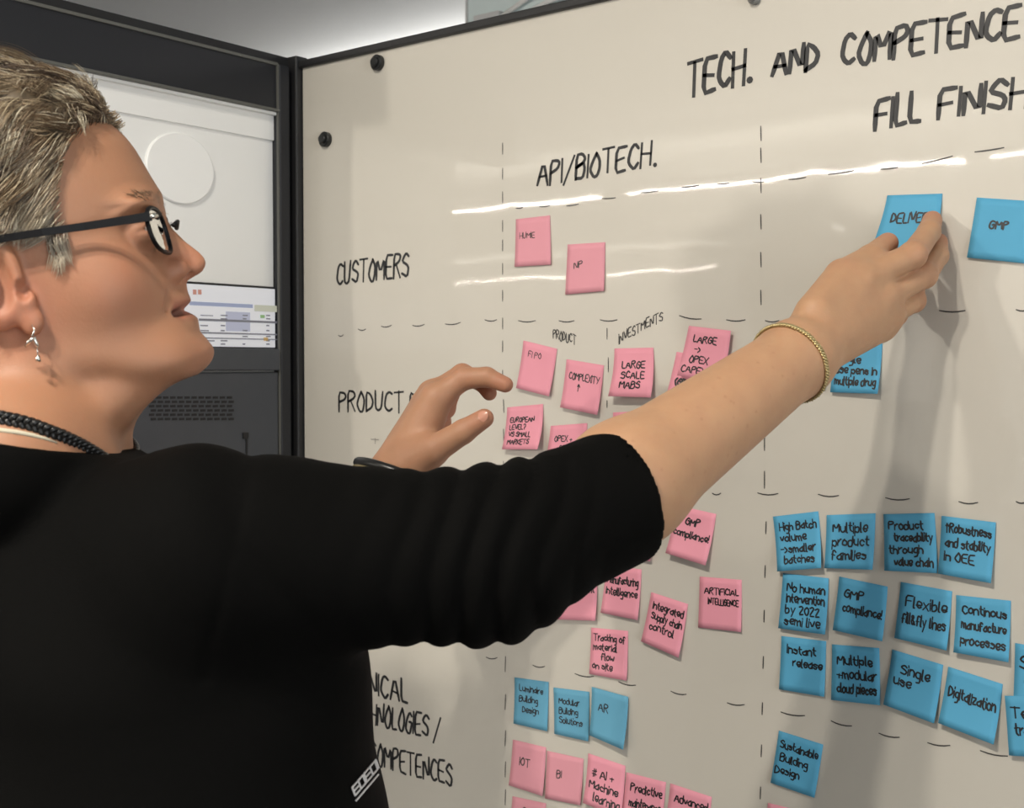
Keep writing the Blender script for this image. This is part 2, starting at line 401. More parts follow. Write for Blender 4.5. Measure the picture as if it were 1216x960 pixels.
def ribbon(mb, pts, w, off):
    """pts: list of (3d point, normal) ; flat pen stroke of width w raised by off"""
    n = len(pts)
    if n == 1 or all(np.linalg.norm(pts[0][0]-p[0]) < w*.3 for p in pts):
        c, nr = pts[0]; ux = np.cross(nr, [0, 0, 1.0]); ux /= np.linalg.norm(ux); uy = np.cross(nr, ux)
        v = [c+nr*off+w*.7*(math.cos(a)*ux+math.sin(a)*uy) for a in np.linspace(0, 2*math.pi, 9)[:-1]]
        mb.add(v, [tuple(range(8))]); return
    v = []
    for i in range(n):
        a = pts[max(i-1, 0)][0]; b = pts[min(i+1, n-1)][0]; t = b-a; t = t/(np.linalg.norm(t)+1e-9)
        nr = pts[i][1]; s = np.cross(nr, t); s /= (np.linalg.norm(s)+1e-9)
        c = pts[i][0]+nr*off
        k = .72 if i in (0, n-1) else 1
        if i == 0: c = c - t*w*.35
        if i == n-1: c = c + t*w*.35
        v += [c-s*w*.5*k, c+s*w*.5*k]
    mb.add(v, [(2*i, 2*i+1, 2*i+3, 2*i+2) for i in range(n-1)])
BN = np.array([0, -1.0, 0])
def board_text(name, text, p0, p1, hpx, wpx, m, seed=1, gap=1.5, slant=0.0, jit=.25, label=None):
    rnd = random.Random(seed)
    a = on_y(*p0); b = on_y(*p1); up_px = ((p0[0]+p1[0])/2, (p0[1]+p1[1])/2)
    h = abs(on_y(up_px[0], up_px[1]-hpx)[2]-on_y(*up_px)[2])
    st, tot = layout(text, rnd, gap, jit)
    ex = (b-a); L = np.linalg.norm(ex); ex /= L; ez = np.array([0, 0, 1.0])
    w = wpx/F*(C0[1]*-1)/(.784+.621*(up_px[0]-608)/F)
    mb = MB()
    for p in st:
        pts = [(a+ex*((x+slant*y)/tot*L)+ez*(y/6*h), BN) for x, y in p]
        ribbon(mb, pts, w, .0003)
    o = mb.build(name, m, T_BOARD)
    if label: o['label'] = label
    return o
board_text('title_lettering', 'TECH.', (816, 114), (890, 97), 40, 6.2, M['ink'], 3, slant=.12)
board_text('title_lettering', 'AND', (917, 89), (971, 82), 32, 6.2, M['ink'], 14, slant=.12)
board_text('title_lettering', 'COMPETENCE', (999, 79), (1209, 44), 36, 6.2, M['ink'], 15, slant=.12)
board_text('title_lettering', 'FILL', (1039, 155), (1092, 144), 36, 6.2, M['ink'], 4, slant=.12)
board_text('title_lettering', 'FINISH', (1114, 140), (1219, 126), 34, 6.2, M['ink'], 16, slant=.12)
board_text('heading_lettering', 'API/BIOTECH.', (638, 221), (778, 196), 28, 4, M['ink'], 5, slant=.12)
board_text('heading_lettering', 'CUSTOMERS', (400, 340), (485, 328), 27, 3.3, M['ink'], 6, slant=.1)
board_text('heading_lettering', 'PRODUCT DEV', (403, 489), (520, 490), 24, 3.1, M['ink'], 7)
board_text('faded_lettering', '+ man', (441, 526), (500, 528), 12, 1.5, M['ink_faint'], 8)
board_text('heading_lettering', 'TECHNICAL', (394, 812), (484, 835), 26, 3.6, M['ink'], 9)
board_text('heading_lettering', 'TECHNOLOGIES /', (414, 853), (522, 880), 26, 3.3, M['ink'], 10, slant=.15)
board_text('heading_lettering', 'COMPETENCES', (440, 906), (537, 934), 26, 3.3, M['ink'], 11)
board_text('small_lettering', 'PRODUCT', (657, 402), (684, 409), 11, 1.5, M['ink_thin'], 12, jit=.5)
board_text('small_lettering', 'INVESTMENTS', (735, 408), (787, 380), 11, 1.6, M['ink_thin'], 13, jit=.5)
def dashes(name, lst, wpx=1.5):
    mb = MB(); rnd = random.Random(len(lst))
    for (x0, y0, x1, y1, sag) in lst:
        pts = []
        for t in (0, .25, .5, .75, 1):
            pts.append((on_y(x0+(x1-x0)*t, y0+(y1-y0)*t+sag*4*t*(1-t)), BN))
        ribbon(mb, pts, wpx/F*1.3, .0003)
    o = mb.build(name, M['ink_thin'], T_BOARD); o['kind'] = 'stuff'; return o
dashes('dashed_line', [(x-l/2, y+s*l/2, x+l/2, y-s*l/2, .5) for x, y, l, s in
  [(617,247,8,.1),(647,245,12,.1),(680,243.5,14,.15),(723,235.4,16,.05),(771.7,227.8,21,.1),(820,221.4,20,.12),(859,218,14,.05),(900,216,14,0),(947,212,20,.12),(999,205,30,.15),(1056,200,20,.1),(1113,190,36,.25),(1175,178,34,.15)]])
dashes('dashed_line', [(x-l/2, y+s*l/2, x+l/2, y-s*l/2, 1.6) for x, y, l, s in
  [(405,398,6,.1),(430,391,9,0),(459,387,12,.1),(497,386,14,.08),(538,384,18,.1),(583,380,14,0),(626,381,20,0),(673,381,18,0),(723,380,20,0),(820,377,26,-.15),(874,380,22,0),(917,381,16,0),(1131,369,30,0),(1214,368,14,0)]])
dashes('dashed_line', [(x-l/2, y+s*l/2, x+l/2, y-s*l/2, 2) for x, y, l, s in
  [(851,586,10,0),(912,586,24,-.03),(984,588,24,-.06),(1066,592,28,-.04),(1150,596.5,22,-.05),(1213,596,12,0)]])
dashes('dashed_line', [(x-l/2, y+s*l/2, x+l/2, y-s*l/2, 1.8) for x, y, l, s in
  [(584,781,13,-.05),(640,791,14,-.1),(694,802,22,-.15),(745,812,20,-.2),(806,823,18,-.2),(874,836,20,-.1),(941.6,848,28,-.15),(999.4,859.5,24,-.25),(1056,873.5,24,-.2),(1115,884,26,-.12),(1180.5,895,32,-.2)]])
dashes('dashed_line', [(597, y, 597, y+13, 0) for y in (170, 200, 228, 262, 285, 313, 345, 378, 405, 440)] + [(598, y, 598.5, y+15, 0) for y in (475, 510, 548, 580)] + [(600.5, y, 600, y+18, 0) for y in (780, 825, 868, 905, 938)], 1.4)
dashes('dashed_line', [(903.5, y, 904, y+17, 0) for y in (150, 176, 212, 255, 300, 345)] + [(908, y, 908, y+20, 0) for y in (430, 480, 515, 560)] + [(910-i*1.1, y, 909.5-i*1.1, y+14, 0) for i, y in enumerate((620, 672, 725, 780, 835, 885, 935))], 1.5)
dashes('dashed_line', [(721, 390, 721, 403, 0), (722.5, 425, 722.5, 442, 0), (721, 476, 721, 484, 0)], 1.3)

# magnets
def magnet(px, py, r, label, m):
    c = on_y(px, py); t = empty('magnet', c); tag(t, label, 'magnet')
    q = MB(); q.disc(c, (0, -1, 0), (1, 0, 0), r, r, .007, 32, .0015); q.build('magnet_base', m, t)
    q = MB(); q.disc(c+np.array([0, -.007, 0]), (0, -1, 0), (1, 0, 0), r*.62, r*.62, .0035, 32, .001); q.build('magnet_cap', m, t)
magnet(450, 75, .0098, 'black round magnet near the top edge of the whiteboard', M['magnet'])
magnet(388, 166, .0098, 'black round magnet lower down near the left edge of the whiteboard', M['magnet'])
magnet(897, -1, .006, 'grey round magnet at the top edge of the whiteboard above the title', M['magnet_grey'])

# ------------------------------------------------------------------ sticky notes
NN = [0]
def note(c4, colour, label, lines=(), curl=.004, group=None, s0=.12, t0=.2, dt=None, th=None, hold=None, pen=1.6, bend=1.0, base=.0008, mk='ink'):
    NN[0] += 1; rnd = random.Random(100+NN[0])
    lift0 = base
    bl_l = curl*rnd.uniform(.55, 1.1); br_l = curl*rnd.uniform(.8, 1.3)
    if hold: bl_l, br_l = hold
    TL = on_y(*c4[0], -lift0); TR = on_y(*c4[1], -lift0); BR = on_y(*c4[2], -lift0-br_l); BL = on_y(*c4[3], -lift0-bl_l)
    for q_ in (BR, BL): pass
    def S(s, t):
        p = (TL*(1-s)+TR*s)*(1-t) + (BL*(1-s)+BR*s)*t
        lf = (bl_l*(1-s)+br_l*s)
        y = -(lift0 + lf*(t**(1.0+bend)))
        p = p.copy(); p[1] = y; return p
    def Nn(s, t):
        e = .02; a = S(min(s+e, 1), t)-S(max(s-e, 0), t); b = S(s, min(t+e, 1))-S(s, max(t-e, 0))
        n = np.cross(a, b); n /= np.linalg.norm(n); return n if n[1] < 0 else -n
    k = 8; th_ = .00025; v = []; f = []
    for j in range(k+1):
        for i in range(k+1): v.append(S(i/k, j/k))
    nb = len(v)
    for j in range(k+1):
        for i in range(k+1): v.append(S(i/k, j/k)+np.array([0, th_, 0]))
    W_ = k+1
    for j in range(k):
        for i in range(k):
            a = j*W_+i; f.append((a, a+W_, a+W_+1, a+1)); a += nb; f.append((a, a+1, a+W_+1, a+W_))
    edge = [i for i in range(W_)] + [j*W_+k for j in range(1, W_)] + [k*W_+i for i in range(k-1, -1, -1)] + [j*W_ for j in range(k-1, 0, -1)]
    for a, b in zip(edge, edge[1:]+edge[:1]): f.append((a, b, b+nb, a+nb))
    o = empty('sticky_note', (TL+TR)/2); tag(o, label, 'sticky note', group)
    child(mesh_obj('paper_sheet', v, f, M[colour], None, True), o)
    if lines:
        n = len(lines); dt = dt or min(.22, .75/n); th = th or dt*.62
        hm = np.linalg.norm(S(0, 1)-S(0, 0)); wm = np.linalg.norm(S(1, 0)-S(0, 0))
        mb = MB(); pw = pen/F*1.2
        for li, ln in enumerate(lines):
            ss = s0
            if isinstance(ln, tuple): ss, ln = ln
            st, tot = layout(ln, rnd, 1.3, .4)
            avail = .93-ss; unit = min(avail/tot, th/6*hm/wm*.75)
            tb = t0+li*dt+th
            for p in st:
                pts = []
                for x, y in p:
                    s = ss+x*unit; t = min(max(tb-y/6*th, .01), .99)
                    pts.append((S(s, t), Nn(s, t)))
                ribbon(mb, pts, pw, .0003)
        child(mb.build('handwriting', M[mk]), o)
    return o
PKG = None
note([(612.6,260.5),(653,255.8),(654,314.5),(611,317)], 'pink2', 'pink sticky note at the top left, right of the word customers', ['HUMIE'], .002, th=.12, t0=.3, pen=1.2, mk='ink_thin')
note([(674,290.5),(718.6,287.7),(717,345.8),(671,350)], 'pink2', 'pink sticky note reading NP just below and right of the topmost pink note', ['NP'], .002, th=.14, s0=.2, t0=.35, pen=1.4, mk='ink_thin')
note([(621.6,404.5),(661.5,414.4),(651.7,471),(612.7,461)], 'pink', 'tilted pink sticky note beside the fingertip of the far hand', ['FI PO'], .005, th=.12, s0=.2, t0=.18, pen=1.2)
note([(672.7,426.7),(717,434),(709,493),(665,484)], 'pink', 'pink sticky note reading complexity with an up arrow', ['COMPLEXITY', (.38, '^')], .005, s0=.12, t0=.25, th=.14, dt=.22)
note([(729.6,414),(775.8,413),(772.6,472.4),(722,470.7)], 'pink', 'pink sticky note reading large scale MAB, its lower edge lifting over a grey shadow', ['LARGE', 'SCALE', 'MABS'], .012, s0=.22, t0=.28, th=.14, dt=.2, pen=2)
note([(803.4,418),(848,424),(838,480),(791,470)], 'pink', 'pink sticky note half covered by the higher note just above the forearm', ['', '(GR'], .004, s0=.14, t0=.35, pen=2.6)
note([(818,387),(868,393),(858,456),(804,446)], 'pink', 'pink sticky note reading LARGE and OPEX above the forearm, highest of its row', ['LARGE', (.25, '->'), 'OPEX', (.05, 'CAPEX')], .006, s0=.18, t0=.17, th=.13, dt=.2, pen=1.8, base=.006)
note([(602.3,484),(644.8,480),(638,534),(596,534)], 'pink', 'pink sticky note with four lines of text below the far thumb tip', ['EUROPEAN', 'LEVEL?', 'VS SMALL', 'MARKETS'], .012, s0=.12, t0=.26, th=.11, dt=.17, pen=1.7)
note([(654,506),(697.3,502.7),(692,560),(646.7,553)], 'pink', 'pink sticky note touching the raised cuff of the black sleeve from the left', ['OPEX +', (.3, 'GROW')], .006, s0=.15, t0=.26, th=.13, dt=.22)
note([(728,490),(772,488),(769,546),(724,546)], 'pink', 'pink sticky note whose top corner peeks out above the rolled sleeve cuff', [], .003)
note([(803,600),(850.4,610.8),(837.5,671.9),(790,657)], 'pink', 'pink sticky note reading compliance just under the bare forearm', [(.3, 'GMP'), 'compliance!'], .010, s0=.05, t0=.2, th=.14, dt=.25, pen=2)
note([(730,605),(773,608),(772,667),(728,660)], 'pink', 'pink sticky note of which only the lower right corner shows under the sleeve', [], .004)
note([(831,685),(880.6,689),(879.9,751),(828.9,745.6)], 'pink', 'pink sticky note reading artificial intelligence, rightmost of the pink notes', ['ARTIFICIAL', (.22, 'INTELLIGENCE')], .002, s0=.13, t0=.2, th=.12, dt=.2, pen=1.7)
note([(720,671),(761.8,676.6),(757,737),(713,728)], 'pink', 'pink sticky note reading manufacturing intelligence right below the sleeve', ['Manufacturing', 'Intelligence'], .005, s0=.08, t0=.2, th=.15, dt=.24, pen=1.9)
note([(665,678),(709,682),(706.7,737.7),(659.5,736)], 'pink', 'pink sticky note half hidden by the sleeve left of the manufacturing note', ['', 'management'], .006, s0=.1, t0=.05, th=.14, dt=.22, pen=1.9)
note([(612,684),(655,690),(652,741),(606,735)], 'pink', 'pink sticky note almost wholly hidden behind the elbow of the sleeve', [], .004)
note([(773.3,703.5),(816.9,717.8),(805.6,781.6),(761,762)], 'pink', 'tilted pink sticky note reading integrated supply chain control', ['Integrated', 'Supply chain', 'control'], .007, s0=.12, t0=.16, th=.14, dt=.2, pen=1.9)
note([(702,745.6),(745.7,749.7),(744,808.9),(699.5,800.7)], 'pink', 'pink sticky note reading tracking of material flow above the pale blue notes', ['Tracking of', 'material', (.3, 'flow'), 'on site'], .003, s0=.08, t0=.12, th=.14, dt=.2, pen=1.8)
note([(611,804.8),(651.5,810.3),(649.6,869),(609.6,859.6)], 'blue2', 'blue sticky note leftmost in the row of three small blue notes', ['Luminaire', 'Building', (.25, 'Design')], .003, s0=.15, t0=.14, th=.13, dt=.22, pen=1.5)
note([(657,816.7),(699.7,822),(698.5,881),(658,872)], 'blue2', 'blue sticky note in the middle of the row of three small blue notes', ['Modular', 'Building', 'Solutions'], .004, s0=.15, t0=.2, th=.13, dt=.2, pen=1.5)
note([(702.6,816),(746,828),(739.8,891),(699.7,873.5)], 'blue2', 'blue sticky note reading AR, overlapping its left neighbour', ['AR'], .008, s0=.2, t0=.28, th=.16, pen=1.6, base=.003)
note([(609,878.7),(648.4,888),(644,946),(604,933)], 'pink2', 'pink sticky note reading IOT below the blue row at the dashed line', ['IOT'], .004, s0=.25, t0=.34, th=.16, pen=1.8, mk='ink_thin')
note([(649.6,892),(693,901.6),(689,957),(647,948.6)], 'pink2', 'pink sticky note reading BI beside the note reading IOT', ['BI'], .003, s0=.3, t0=.36, th=.15, pen=1.6, mk='ink_thin')
note([(698.5,895),(742.6,910),(737,972),(692,954)], 'pink', 'pink sticky note reading AI and machine learning below the note reading AR', [(.15, '# AI +'), 'Machine', (.25, 'learning')], .006, s0=.1, t0=.25, th=.16, dt=.24, pen=2)
note([(743.8,917.6),(790.8,929.5),(784,992),(736,978)], 'pink', 'pink sticky note reading predictive maintenance at the bottom edge', ['Predictive', 'maintenance'], .005, s0=.15, t0=.18, th=.16, dt=.28, pen=2)
note([(796,930.7),(845,947),(838,1008),(788,990)], 'pink', 'pink sticky note reading advanced, rightmost in the lowest pink row', ['Advanced', 'vision'], .005, s0=.14, t0=.16, th=.16, dt=.28, pen=2)
note([(608.6,946),(648.4,954.6),(644,1012),(603,1000)], 'pink2', 'pink sticky note cut by the bottom of the picture below the note reading IOT', ['A'], .004, s0=.3, t0=.14, th=.2)
note([(912,954),(962,966),(955,1022),(904,1010)], 'pink', 'pink sticky note barely entering the picture below the sustainable building design note', [], .003)
HELD = note([(1053.6,232),(1119,230),(1108,300),(1034,297)], 'blue', 'blue sticky note held against the whiteboard by the woman\'s near hand', ['', 'DELIVERY'], .02, s0=.17, t0=.15, th=.17, dt=.17, hold=(.020, .016), pen=2.2, bend=.6)
note([(1160,234.6),(1226,239),(1217,313),(1148,306)], 'blue', 'blue sticky note reading GMP to the right of the held note', [(.3, 'GMP')], .003, t0=.36, th=.13, pen=2)
note([(992,398),(1048,404),(1042,468),(985.6,466)], 'blue', 'blue sticky note below the near wrist ending in multiple drug', ['', 'Single', 'use pens in', 'multiple drug'], .006, s0=.07, t0=.12, th=.14, dt=.2, pen=2)
note([(925,400),(981,402),(979,462),(922,460)], 'blue2', 'blue sticky note almost hidden behind the bracelet wrist', [], .003)
BG = None
note([(917.8,613.8),(971.7,607.4),(974.9,675),(922.8,679)], 'blue', 'blue sticky note reading high batch volume, top left of the big blue block', ['High Batch', 'volume', '->smaller', (.18, 'batches')], .008, s0=.12, t0=.14, th=.14, dt=.2, pen=2)
note([(981.6,612),(1039.6,609.8),(1036,677),(978.8,675)], 'blue', 'blue sticky note reading multiple product families', ['Multiple', 'product', 'families'], .005, s0=.14, t0=.16, th=.17, dt=.25, pen=2)
note([(1049,610.8),(1109.7,609.4),(1113,681),(1050,678)], 'blue', 'blue sticky note reading product traceability through value chain', ['Product', (.2, 'traceability'), 'through', (.2, 'value chain')], .004, s0=.1, t0=.13, th=.14, dt=.21, pen=2)
note([(1118,612.8),(1182.6,620.7),(1176.6,693),(1113.7,681.5)], 'blue', 'blue sticky note reading robustness and stability in OEE, top right of the block', ['^Robustness', 'and stability', 'in OEE'], .005, s0=.1, t0=.12, th=.15, dt=.24, pen=2, base=.002)
note([(929.7,681),(984,687),(979.6,754),(924,746.4)], 'blue', 'blue sticky note reading no human intervention by 2022', ['No human', 'intervention', 'by 2022', 'semi live'], .006, s0=.12, t0=.16, th=.15, dt=.2, pen=2, base=.002)
note([(996.6,685),(1054,697),(1047.5,762),(988.7,748.4)], 'blue', 'blue sticky note reading GMP compliance in the second row of the block', ['GMP', 'compliance!'], .006, s0=.14, t0=.2, th=.16, dt=.26, pen=2)
note([(1069.7,691.4),(1130.7,702.5),(1124,773),(1062,758)], 'blue', 'blue sticky note reading flexible fill and fly lines', [(.14, 'Flexible'), 'fill&fly lines'], .005, s0=.1, t0=.22, th=.18, dt=.3, pen=2)
note([(1135.4,707),(1200.4,713.8),(1197.4,787),(1132,775)], 'blue', 'blue sticky note reading continuous manufacturing processes', ['Continous', 'manufacture', 'processes'], .007, s0=.12, t0=.16, th=.15, dt=.26, pen=2)
note([(927.9,755.6),(981,761.8),(978.7,828),(924.9,819)], 'blue', 'blue sticky note reading instant release', ['Instant', (.28, 'release')], .003, s0=.15, t0=.15, th=.15, dt=.23, pen=2)
note([(987.9,765.6),(1044,770),(1045,838),(986.7,831.6)], 'blue', 'blue sticky note reading multiple and modular cloud pieces', ['Multiple', '+modular', 'cloud pieces'], .003, s0=.12, t0=.18, th=.16, dt=.25, pen=2)
note([(1059.5,771.6),(1120,790),(1109,859.6),(1048.7,837)], 'blue', 'tilted blue sticky note reading single use', [(.22, 'Single'), 'use'], .006, s0=.12, t0=.2, th=.17, dt=.22, pen=2)
note([(1126,792),(1190.8,812.9),(1179.8,884.8),(1113.8,859)], 'blue', 'tilted blue sticky note reading digitalization', ['Digitalization'], .009, s0=.08, t0=.32, th=.18, pen=2)
note([(1205.4,764),(1270,775),(1265,850),(1203,838)], 'blue', 'blue sticky note cut by the right picture edge, upper of the two there', ['Small', (.2, 'cells')], .003, s0=.1, t0=.2, th=.2, dt=.28, pen=2.2)
note([(1193,826.6),(1258,828),(1262,902),(1198,897.6)], 'blue', 'blue sticky note reading tech, lower of two cut by the right picture edge', ['Tech', (.15, 'transfer')], .004, s0=.1, t0=.2, th=.18, dt=.28, pen=2.2, base=.004)
note([(924.9,868),(977.5,884.7),(967,948),(915,930)], 'blue', 'blue sticky note reading sustainable building design, alone below the block', ['Sustainable', (.12, 'Building'), (.05, 'Design')], .003, s0=.08, t0=.16, th=.14, dt=.24, pen=1.8)

#PERSON
# ------------------------------------------------------------------ the woman: implicit surfaces turned into meshes
def smin(a, b, k):
    h = np.clip(.5+.5*(b-a)/k, 0, 1); return b*(1-h)+a*h-k*h*(1-h)
def smax(a, b, k): return -smin(-a, -b, k)
def cap(p, a, b, ra, rb, sq=None):
    a = np.asarray(a, np.float32); b = np.asarray(b, np.float32)
    ba = b-a; t = np.clip(((p-a)@ba)/(ba@ba), 0, 1)
    d = p-a-t[:, None]*ba
    if sq is not None:          # flatten: squash distance along unit vector sq[0] by factor sq[1]
        n = np.asarray(sq[0], np.float32); c = d@n; d = d+(c*(sq[1]-1))[:, None]*n
    return np.sqrt((d*d).sum(1))-(ra+(rb-ra)*t)
def ell(p, c, ax, r):
    """ellipsoid, ax = 3 axes rows"""
    q = (p-np.asarray(c, np.float32))@np.asarray(ax, np.float32).T
    r = np.asarray(r, np.float32)
    k0 = np.sqrt(((q/r)**2).sum(1)); k1 = np.sqrt(((q/(r*r))**2).sum(1))+1e-9
    return k0*(k0-1)/k1
def surface(fn, lo, hi, h, s=6):
    lo = np.array(lo, np.float32); n = (np.ceil((np.array(hi)-lo)/h/s).astype(int)+1)*s+1
    nb = (n-1)//s
    cx = [lo[i]+np.arange(nb[i]+1, dtype=np.float32)*h*s for i in range(3)]
    g = np.stack(np.meshgrid(*cx, indexing='ij'), -1).reshape(-1, 3).astype(np.float32)
    cd = np.concatenate([fn(c) for c in np.array_split(g, max(1, len(g)//200000))]).reshape(nb+1)
    c8 = [cd[i:i+nb[0], j:j+nb[1], k:k+nb[2]] for i in (0, 1) for j in (0, 1) for k in (0, 1)]
    mn = np.minimum.reduce([np.abs(c) for c in c8]); ms = np.minimum.reduce(c8); mx = np.maximum.reduce(c8)
    act = (mn < 1.25*s*h*1.0) | ((ms < 0) & (mx > 0))
    F_ = np.repeat(np.repeat(np.repeat(cd, s, 0), s, 1), s, 2)[:n[0], :n[1], :n[2]].copy()
    bi = np.argwhere(act)
    o = np.arange(s+1); off = np.stack(np.meshgrid(o, o, o, indexing='ij'), -1).reshape(-1, 3)
    need = np.zeros(tuple(n), bool)
    for b0 in np.array_split(bi, max(1, len(bi)//4000)):
        ii = (b0[:, None, :]*s+off[None]).reshape(-1, 3); need[ii[:, 0], ii[:, 1], ii[:, 2]] = True
    idx = np.argwhere(need)
    for ch in np.array_split(idx, max(1, len(idx)//300000)):
        F_[ch[:, 0], ch[:, 1], ch[:, 2]] = fn((lo+ch.astype(np.float32)*h).astype(np.float32))
    # surface nets
    neg = F_ < 0
    inside = neg
    cs = inside[:-1, :-1, :-1].astype(np.int8).copy(); 
    for i in (0, 1):
        for j in (0, 1):
            for k in (0, 1):
                if i+j+k: cs += inside[i:n[0]-1+i, j:n[1]-1+j, k:n[2]-1+k]
    cell = np.argwhere((cs > 0) & (cs < 8))
    vid = np.full(tuple(n-1), -1, np.int32); vid[cell[:, 0], cell[:, 1], cell[:, 2]] = np.arange(len(cell))
    acc = np.zeros((len(cell), 3), np.float64); cnt = np.zeros(len(cell))
    cor = [(i, j, k) for i in (0, 1) for j in (0, 1) for k in (0, 1)]
    val = {c: F_[cell[:, 0]+c[0], cell[:, 1]+c[1], cell[:, 2]+c[2]].astype(np.float64) for c in cor}
    for a in cor:
        for ax in range(3):
            if a[ax]: continue
            b = list(a); b[ax] = 1; b = tuple(b)
            va, vb = val[a], val[b]; m = (va < 0) != (vb < 0)
            t = np.where(m, va/np.where(m, va-vb, 1), 0)
            pt = np.zeros((len(cell), 3)); pt += np.array(a); pt[:, ax] += t
            acc += pt*m[:, None]; cnt += m
    V = lo+(cell+acc/cnt[:, None])*h
    Q = []
    for ax in range(3):
        u, w = (ax+1) % 3, (ax+2) % 3
        sl0 = [slice(1, n[i]-1) for i in range(3)]; sl1 = list(sl0)
        sl0[ax] = slice(0, n[ax]-1); sl1[ax] = slice(1, n[ax])
        A = neg[tuple(sl0)]; B = neg[tuple(sl1)]
        e = np.argwhere(A != B); 
        base = e.copy(); base[:, u] += 1; base[:, w] += 1
        sgn = A[e[:, 0], e[:, 1], e[:, 2]]
        def vv(du, dw):
            c = base.copy(); c[:, u] -= du; c[:, w] -= dw; return vid[c[:, 0], c[:, 1], c[:, 2]]
        q = np.stack([vv(1, 1), vv(0, 1), vv(0, 0), vv(1, 0)], 1)
        q[~sgn] = q[~sgn][:, ::-1]; Q.append(q)
    Q = np.concatenate(Q); Q = Q[(Q >= 0).all(1)]
    return V, Q
def relax(V, Q, it=1, lam=.5):
    for _ in range(it):
        S_ = np.zeros_like(V); c = np.zeros(len(V))
        for a in range(4):
            b = (a+1) % 4
            np.add.at(S_, Q[:, a], V[Q[:, b]]); np.add.at(c, Q[:, a], 1)
            np.add.at(S_, Q[:, b], V[Q[:, a]]); np.add.at(c, Q[:, b], 1)
        V = V*(1-lam)+lam*S_/np.maximum(c, 1)[:, None]
    return V
def srgb(r, g, b): return np.array([((c/255+.055)/1.055)**2.4 if c > 10 else c/255/12.92 for c in (r, g, b)], np.float32)

# head frame
HY, HP = math.radians(9), math.radians(20)
F0 = math.cos(HY)*CR + math.sin(HY)*_f0; R0 = math.sin(HY)*CR - math.cos(HY)*_f0; Z = np.array([0, 0, 1.0])
HF = math.cos(HP)*F0 + math.sin(HP)*Z; HU = -math.sin(HP)*F0 + math.cos(HP)*Z; HR = R0
HD = .87
HO = P(20, 290, HD)
HA = np.stack([HF, HR, HU]).astype(np.float32)
def hplane(px, py, lat=0.0):
    """point of the head's local frame (forward, right, up) seen at a pixel, at lateral offset lat"""
    r = ray(px, py); o = C0-HO
    t = (lat-o@HR)/(r@HR); q = o+r*t
    return np.array([q@HF, lat, q@HU])
def hw(l): return HO + HF*l[0] + HR*l[1] + HU*l[2]
def hpt(px, py, lat): return hw(hplane(px, py, lat))
def prof(lst):
    q = np.array([hplane(x, y)[[2, 0]] for x, y in lst]); q = q[np.argsort(q[:, 0])]; return q[:, 0], q[:, 1]
basep = [(104,137),(117,145),(141,163),(156,179),(169,197),(181,214),(188,230),(190,245),(189,262),(190,285),(196,310),(206,332),(212,347),(216,360),(216,370),(222,382),(230,395),(238,408),(243,420),(243,432),(236,444)]
actp = [(104,137),(117,145),(141,163),(156,179),(169,197),(182,215),(191,228),(193,236),(194,248),(197,259),(204,271),(212,279),(220,287),(229,294),(237,300),(243,307),(244.6,312.5),(243,318),(240,323.5),(230,329),(221,333),(223,347),(227.5,357),(222,363),(215,368),(228,372),(235,378),(236.5,388),(237,393),(242,399),(247.5,405),(253,412),(255,419),(255,427),(253,434),(246,442)]
bu, bf = prof(basep); au, af_ = prof(actp)
gu = np.linspace(-.16, .09, 501)
def smooth(a, s):
    k = np.exp(-.5*(np.arange(-20, 21)/s)**2); k /= k.sum(); return np.convolve(np.pad(a, 20, 'edge'), k, 'valid')
gb_ = smooth(np.interp(gu, bu, bf), 6); ga_ = smooth(np.interp(gu, au, af_), 1.6)
gd_ = ga_-gb_
z_nose = hplane(244, 312)[2]; z_nas = hplane(197, 260)[2]; z_sub = hplane(221, 333)[2]; z_mouth = hplane(214, 369)[2]; z_chin = hplane(255, 424)[2]
z_bot = hplane(246, 443)[2]
# half width of the displaced midline strip
gs_ = smooth(np.interp(gu, [z_bot, z_chin, z_mouth-.004, z_mouth+.004, z_sub-.003, z_sub+.004, z_nose+.004, z_nas-.008, z_nas+.01, .05], [.020, .022, .020, .017, .008, .0125, .0095, .008, .012, .03]), 3)
